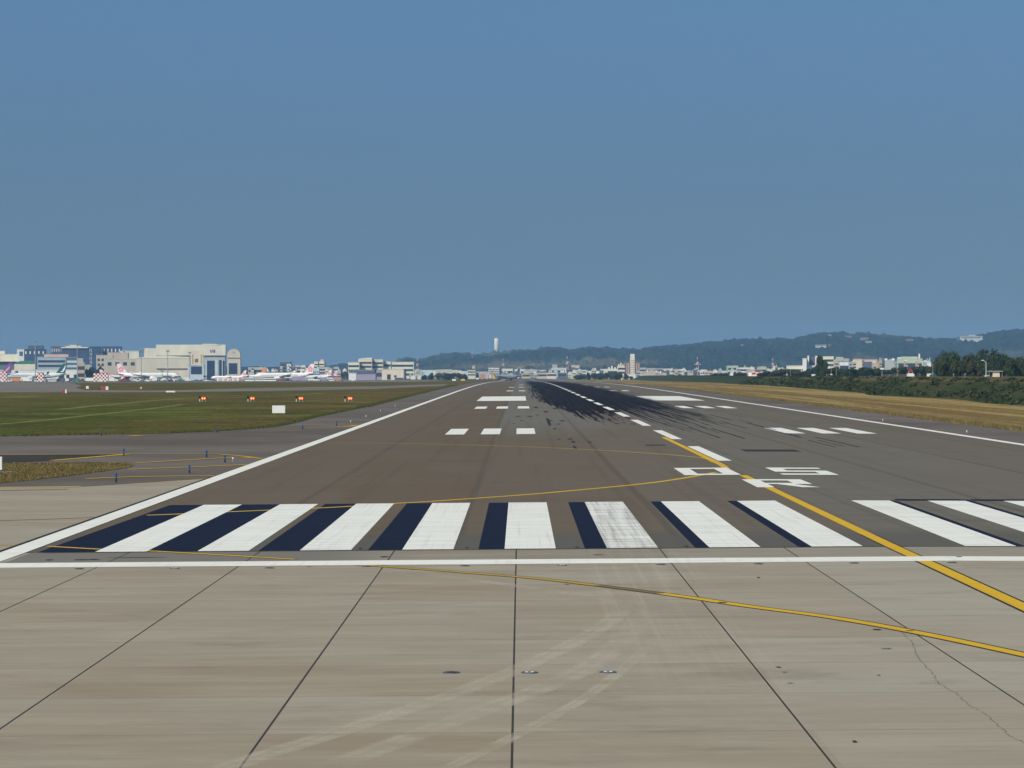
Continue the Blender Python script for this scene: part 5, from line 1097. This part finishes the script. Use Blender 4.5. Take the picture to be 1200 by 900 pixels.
for i, (x, d, w_, h_, wl, lab) in enumerate(HB):
    y = {0: 398.2, 1: 405.8, 2: 397.8, 3: 401.8, 4: 405.6, 5: 393.2, 6: 405.2, 7: 398.6, 8: 394.6}[i]; d = min(surf_depth(x, y), 8300) - 14; k = d / F
    X = XC + ray(x, CY)[0] * k; zb = H - ray(x, y)[1] * k - 1
    o = tag(empty('hill_building', (X, d - D0, zb)), lab, 'building', 'buildings on the hillside'); W, Hh = w_ * k, h_ * k * (.9 if i == 0 else .62)
    wl = {'white_paint': plain('hazed_white', (.46, .46, .43, 1), .8), 'pink_render': plain('hazed_pink', (.33, .25, .23, 1), .8), 'terracotta_wall': plain('hazed_brown', (.20, .13, .11, 1), .8)}.get(wl.name, wl)  # distance haze put into the colours: greyer, duller walls and roofs
    MB().box(-W / 2, W / 2, -6, 12, -8, Hh).build('wall', wl, o); MB().box(-W / 2 - 1, W / 2 + 1, -7, 13, Hh + .01, Hh + 1.2).build('roof', plain('hazed_roof', (.34, .32, .28, 1), .8), o)
    MB().box(-W * .44, W * .44, -6.4, -5.9, Hh * .5, Hh * .72).build('window_band', GLASS, o)
    if i == 0:
        MB().box(-W * .1, W * .2, -4, 10, Hh, Hh * 1.35).build('upper_storey', wl, o); MB().box(-W * .62, -W * .505, -5, 12, -8, Hh * .9).build('dark_wing', SLATE, o)

# ---------------------------------------------------------------- trees
LEAF = [mat_leaf('dark_tree_leaves', (.012, .026, .009, 1), (.042, .066, .022, 1)), mat_leaf('olive_tree_leaves', (.016, .026, .009, 1), (.060, .066, .026, 1)), mat_leaf('blue_green_leaves', (.010, .024, .012, 1), (.032, .055, .028, 1))]
BARK = plain('tree_bark', (.09, .07, .05, 1), .9)
def crown_mesh(seed, lobes, n, q, mat):
    rnd = random.Random(seed); bm = bmesh.new()
    L = []
    for k in range(lobes):
        a = rnd.uniform(0, 6.28); r_ = rnd.uniform(.1, .66); L.append((r_ * math.cos(a), r_ * math.sin(a), rnd.uniform(.16, .84 - .35 * r_), rnd.uniform(.20, .36)))
    for _ in range(n):
        x, y, z, r_ = rnd.choice(L)
        v = Vector((rnd.gauss(0, 1), rnd.gauss(0, 1), rnd.gauss(0, 1))).normalized() * r_ * rnd.uniform(.55, 1.08)
        c = Vector((x, y, z)) + Vector((v.x, v.y, v.z * .8))
        if c.z < .02: continue
        nrm = (v.normalized() + Vector((rnd.gauss(0, .5), rnd.gauss(0, .5), rnd.gauss(0, .5)))).normalized()
        t1 = nrm.orthogonal().normalized(); t2 = nrm.cross(t1); s = q * rnd.uniform(.6, 1.4)
        a = rnd.uniform(0, 6.28); u = t1 * math.cos(a) + t2 * math.sin(a); w_ = nrm.cross(u)
        bm.faces.new([bm.verts.new(c + u * s * p + w_ * s * q_) for p, q_ in ((-1, -.4), (0, -.8), (1, -.3), (.7, .6), (-.4, .8))])
    me = bpy.data.meshes.new('crown'); bm.to_mesh(me); bm.free(); me.materials.append(mat); return me
def trunk_mesh(seed):
    rnd = random.Random(seed); m = MB(); m.tube((0, 0, -.03), (.02, 0, .42), .035, .022, 8)
    for k in range(5):
        a = k * 1.26 + rnd.uniform(-.3, .3); m.tube((.015, 0, .26 + .03 * k), (.36 * math.cos(a), .36 * math.sin(a), .58 + .05 * k), .016, .006, 6)
    bmesh.ops.recalc_face_normals(m.bm, faces=m.bm.faces[:]); me = bpy.data.meshes.new('trunk'); m.bm.to_mesh(me); m.bm.free(); me.materials.append(BARK); return me
KIND = [(crown_mesh(i, lb, n, q, LEAF[i % 3]), trunk_mesh(i)) for i, (lb, n, q) in enumerate(((13, 2600, .045), (10, 2200, .048), (16, 2800, .042), (8, 1800, .05), (12, 2400, .045), (7, 1500, .052)))]
def tree(name, label, px_, d, ytop, wpx, kind, group, zb):
    X = XC + ray(px_, CY)[0] * d / F; h_ = H - ray(px_, ytop)[1] * d / F - zb; w_ = wpx * d / F / 1.35
    o = tag(empty(name, (X, d - D0, zb - .3), (px_ * 1.7) % 6.28), label, 'tree', group); cm, tm = KIND[kind % len(KIND)]
    o.scale = (w_, w_, h_ * 1.02)
    for nm, me in (('trunk', tm), ('crown', cm)):
        c = bpy.data.objects.new(nm, me); COL.objects.link(c); c.parent = o
    return o
BIG = [(1100, 1000, 419, 22, 1, 'leftmost of the big dark trees on the bank'), (1113, 1010, 410, 26, 0, 'rounded big dark tree with the left high crown'), (1125, 1030, 418, 22, 2, 'big dark tree filling the dip left of the tallest crown'), (1140, 1020, 415, 24, 4, 'big dark tree at the left shoulder of the tallest crown'),
       (1158, 1000, 406, 32, 2, 'tallest of the big dark trees, above the lamp post'), (1172, 1030, 413, 24, 0, 'big dark tree right of the tallest crown'), (1186, 990, 421, 22, 5, 'smaller dark tree in the dip near the right frame edge'), (1198, 1010, 418, 26, 1, 'big dark tree at the right frame edge'), (1218, 1010, 411, 28, 0, 'big dark tree just past the right frame edge'),
       (1106, 880, 424, 20, 3, 'low dark tree in front of the rounded tall crown'), (1124, 870, 422, 22, 4, 'low dark tree in front, left of the lamp post'), (1143, 860, 423, 20, 1, 'low dark tree in front of the tallest crown'), (1164, 850, 421, 22, 2, 'low dark tree behind the small hut'), (1184, 845, 422, 24, 3, 'low dark tree right of the small hut'), (1200, 850, 424, 20, 0, 'low dark tree at the right edge, beyond the hut')]
for x, d, yt, w_, k, lab in BIG: tree('broadleaf_tree', lab, x, d, yt - 3.5, w_, k, 'big dark trees on the right bank', TOPZ - 1.2)
tree('slender_tree', 'slender dark tree standing taller than the belt, before the cream factory', 961.5, 1200, 415.5, 13, 3, None, TOPZ)
BELT = []
for i, (x, yt) in enumerate(((972, 429), (981, 428.5), (990, 429.5), (999, 430), (1008, 429), (1014, 427.5), (1022, 429), (1030, 430), (1041, 431), (1050, 430), (1059, 428), (1068, 428), (1077, 426.5), (1086, 427), (952, 431), (945, 433), (936, 433), (928, 431), (920, 430.5), (912, 432), (903, 433), (897, 434.5),
                              (870, 435), (862, 436), (853, 436), (846, 436.5), (838, 436.5), (996, 432), (1012, 432), (1027, 433), (986, 433), (1004, 431.5), (956, 427))):
    d = (1250 if x > 960 else 1500 if x > 890 else 1900) + (i * 53) % 120
    zone = 'below the stepped factory' if x > 1035 else 'below the grey and pink factories' if x > 985 else 'around the slender tree' if x > 940 else 'right of the red checkered building' if x > 890 else 'left of the red checkered building'
    tree('belt_tree', 'dark bushy tree in the hedge belt ' + zone, x, d, yt, 16 if x > 890 else 13, i, 'dark tree belt ' + zone, TOPZ - (1.2 if x < 890 else .8))
for i, (x, yt, w_) in enumerate(((675, 438.5, 8), (682, 437, 9), (689, 436.5, 9), (697, 436, 9), (704, 435.5, 10), (712, 435, 10), (720, 434.5, 10), (727, 435, 9), (733, 437, 7), (740, 440, 6), (761, 438.5, 8), (766, 440, 6), (778, 439, 5))):
    tree('belt_tree', 'dark tree in the low clump ' + ('left of the brown tower' if x < 742 else 'right of the brown tower'), x, 2750 + (i * 61) % 90, yt, w_, i + 1, 'low tree clump beyond the right runway edge', -.3)
for i, (x, yt, w_) in enumerate(((498, 438, 8), (506, 436.5, 9), (514, 436, 9), (522, 435.5, 10), (530, 435.5, 9), (538, 436, 9), (544, 436.5, 7))):
    tree('belt_tree', 'dark green tree in the low belt left of the runway end', x, 2900 + (i * 61) % 90, yt, w_, i + 2, 'low tree belt left of the runway end', -.2)
for i, (x, yt, d, w_, lab) in enumerate(((103, 430, 2800, 9, 'dark tree left of the hotel end tower foot'), (109, 428, 2820, 10, 'tallest dark tree at the hotel end tower foot'), (114, 431, 2810, 8, 'small dark tree right of the hotel trees'), (117, 428, 3000, 7, 'dark tree before the beige office grid'), (403, 434, 3000, 8, 'dark round tree right of the pink fins'), (408, 436, 2980, 7, 'lower dark tree beside the slate shed'))):
    tree('apron_tree', lab, x, d, yt, w_, i, None, -.2)
# scrub on the bank: countless small leafy clumps
bm = bmesh.new(); rnd = random.Random(5)
for k in range(760):
    Y = 300 + 680 * rnd.random() ** 1.25; s_ = rnd.uniform(1.5, 15) if rnd.random() < .8 else rnd.uniform(.5, 4)
    x = toe(Y) + s_ + 8 * noise.noise((Y * .011, 3, 0)); e = min(1, max(0, (Y - 200) / 90)) * min(1, max(0, (2900 - Y) / 150))
    q = 0
    for (a, qa), (b, qb) in zip(PRO, PRO[1:]):
        if a <= s_ <= b: q = qa + (qb - qa) * (s_ - a) / (b - a)
    z = gz(x, Y) + (5.0 - gz(x, Y)) * q * e; r_ = rnd.uniform(.35, 1.05) * (1.25 if Y > 650 else 1) * (.75 if s_ > 11 else 1)
    for _ in range(46):
        v = Vector((rnd.gauss(0, 1), rnd.gauss(0, 1), abs(rnd.gauss(0, .8)))).normalized() * r_ * rnd.uniform(.5, 1.05); c = Vector((x, Y, z - .1)) + Vector((v.x, v.y * 1.8, v.z * .8))
        n1 = Vector((rnd.gauss(0, 1), rnd.gauss(0, 1), rnd.gauss(0, 1))).normalized(); u = n1.orthogonal().normalized(); w_ = n1.cross(u); s = r_ * rnd.uniform(.16, .34)
        bm.faces.new([bm.verts.new(c + u * s * p + w_ * s * q_) for p, q_ in ((-1, -.4), (0, -.8), (1, -.3), (.5, .7), (-.5, .7))])
me = bpy.data.meshes.new('bank_undergrowth'); bm.to_mesh(me); bm.free()
tag(link('bank_undergrowth', me, mat_leaf('scrub_leaves', (.014, .024, .009, 1), (.046, .058, .023, 1))), kind='stuff')
# ================================================================ sky, sun, haze, render
SUN_EL = R(38); SUN_AZ = R(217)             # clockwise from the runway direction: behind and to the left
sd = Vector((math.sin(SUN_AZ) * math.cos(SUN_EL), math.cos(SUN_AZ) * math.cos(SUN_EL), math.sin(SUN_EL)))
su = bpy.data.lights.new('sun', 'SUN'); su.energy = 4.1; su.angle = R(.5); su.color = (1.0, .92, .77)
so = bpy.data.objects.new('sun', su); COL.objects.link(so); so.rotation_euler = sd.to_track_quat('Z', 'Y').to_euler(); so.location = (-200, -200, 300)
wd = bpy.data.worlds.new('World'); scene.world = wd; wd.use_nodes = True; nt = wd.node_tree; nt.nodes.clear()
tc = nt.nodes.new('ShaderNodeTexCoord'); sep = nt.nodes.new('ShaderNodeSeparateXYZ'); cmb = nt.nodes.new('ShaderNodeCombineXYZ')
mr = nt.nodes.new('ShaderNodeMath'); mr.operation = 'MULTIPLY_ADD'; mr.inputs[1].default_value = SKY_K = .45; mr.inputs[2].default_value = .50   # a hazeless, deep sky down to the horizon
nt.links.new(tc.outputs['Generated'], sep.inputs[0]); nt.links.new(sep.outputs[2], mr.inputs[0])
nt.links.new(sep.outputs[0], cmb.inputs[0]); nt.links.new(sep.outputs[1], cmb.inputs[1]); nt.links.new(mr.outputs[0], cmb.inputs[2])
nm = nt.nodes.new('ShaderNodeVectorMath'); nm.operation = 'NORMALIZE'; nt.links.new(cmb.outputs[0], nm.inputs[0])
sky = nt.nodes.new('ShaderNodeTexSky'); sky.sky_type = 'NISHITA'; sky.sun_disc = False; sky.sun_elevation = SUN_EL; sky.sun_rotation = SUN_AZ
sky.air_density = 1.0; sky.dust_density = 1.2; sky.ozone_density = 1.0
nt.links.new(nm.outputs[0], sky.inputs[0])
tint = nt.nodes.new('ShaderNodeMix'); tint.data_type = 'RGBA'; tint.blend_type = 'MULTIPLY'; tint.inputs[0].default_value = 1; tint.inputs[7].default_value = (1.12, 1.36, 1.36, 1)
nt.links.new(sky.outputs[0], tint.inputs[6])
zr_ = nt.nodes.new('ShaderNodeMapRange'); zr_.interpolation_type = 'SMOOTHSTEP'; zr_.inputs[1].default_value = -.03; zr_.inputs[2].default_value = .19   # duller, greyer air low over the horizon
hm_ = nt.nodes.new('ShaderNodeMix'); hm_.data_type = 'RGBA'; hm_.inputs[6].default_value = (1.12, 1.09, .80, 1); hm_.inputs[7].default_value = (1.10, 1.46, 1.52, 1)
nt.links.new(sep.outputs[2], zr_.inputs[0]); nt.links.new(zr_.outputs[0], hm_.inputs[0]); nt.links.new(hm_.outputs[2], tint.inputs[7])
bg = nt.nodes.new('ShaderNodeBackground'); bg.inputs[1].default_value = .0905; nt.links.new(tint.outputs[2], bg.inputs[0])
ow = nt.nodes.new('ShaderNodeOutputWorld'); nt.links.new(bg.outputs[0], ow.inputs[0])

hm = bpy.data.materials.new('haze_air'); hm.use_nodes = True; ht = hm.node_tree; ht.nodes.clear()
pv = ht.nodes.new('ShaderNodeVolumePrincipled'); pv.inputs['Color'].default_value = (.33, .58, .94, 1); pv.inputs['Density'].default_value = 6.0e-5; pv.inputs['Anisotropy'].default_value = 0.0
ho = ht.nodes.new('ShaderNodeOutputMaterial'); ht.links.new(pv.outputs[0], ho.inputs['Volume'])
hz = MB().box(-8000, 8000, -420, 11800, -8, 230).build('haze', hm); tag(hz, kind='stuff')
scene.view_settings.view_transform = 'Standard'; scene.view_settings.look = 'None'; scene.view_settings.exposure = 0.0; scene.view_settings.gamma = 1.0
scene.render.engine = 'CYCLES'; cy = scene.cycles
cy.use_denoising = True; cy.max_bounces = 5; cy.diffuse_bounces = 2; cy.glossy_bounces = 2; cy.volume_bounces = 1; cy.transparent_max_bounces = 8; cy.use_adaptive_sampling = True; cy.adaptive_threshold = .01
scene.render.film_transparent = False
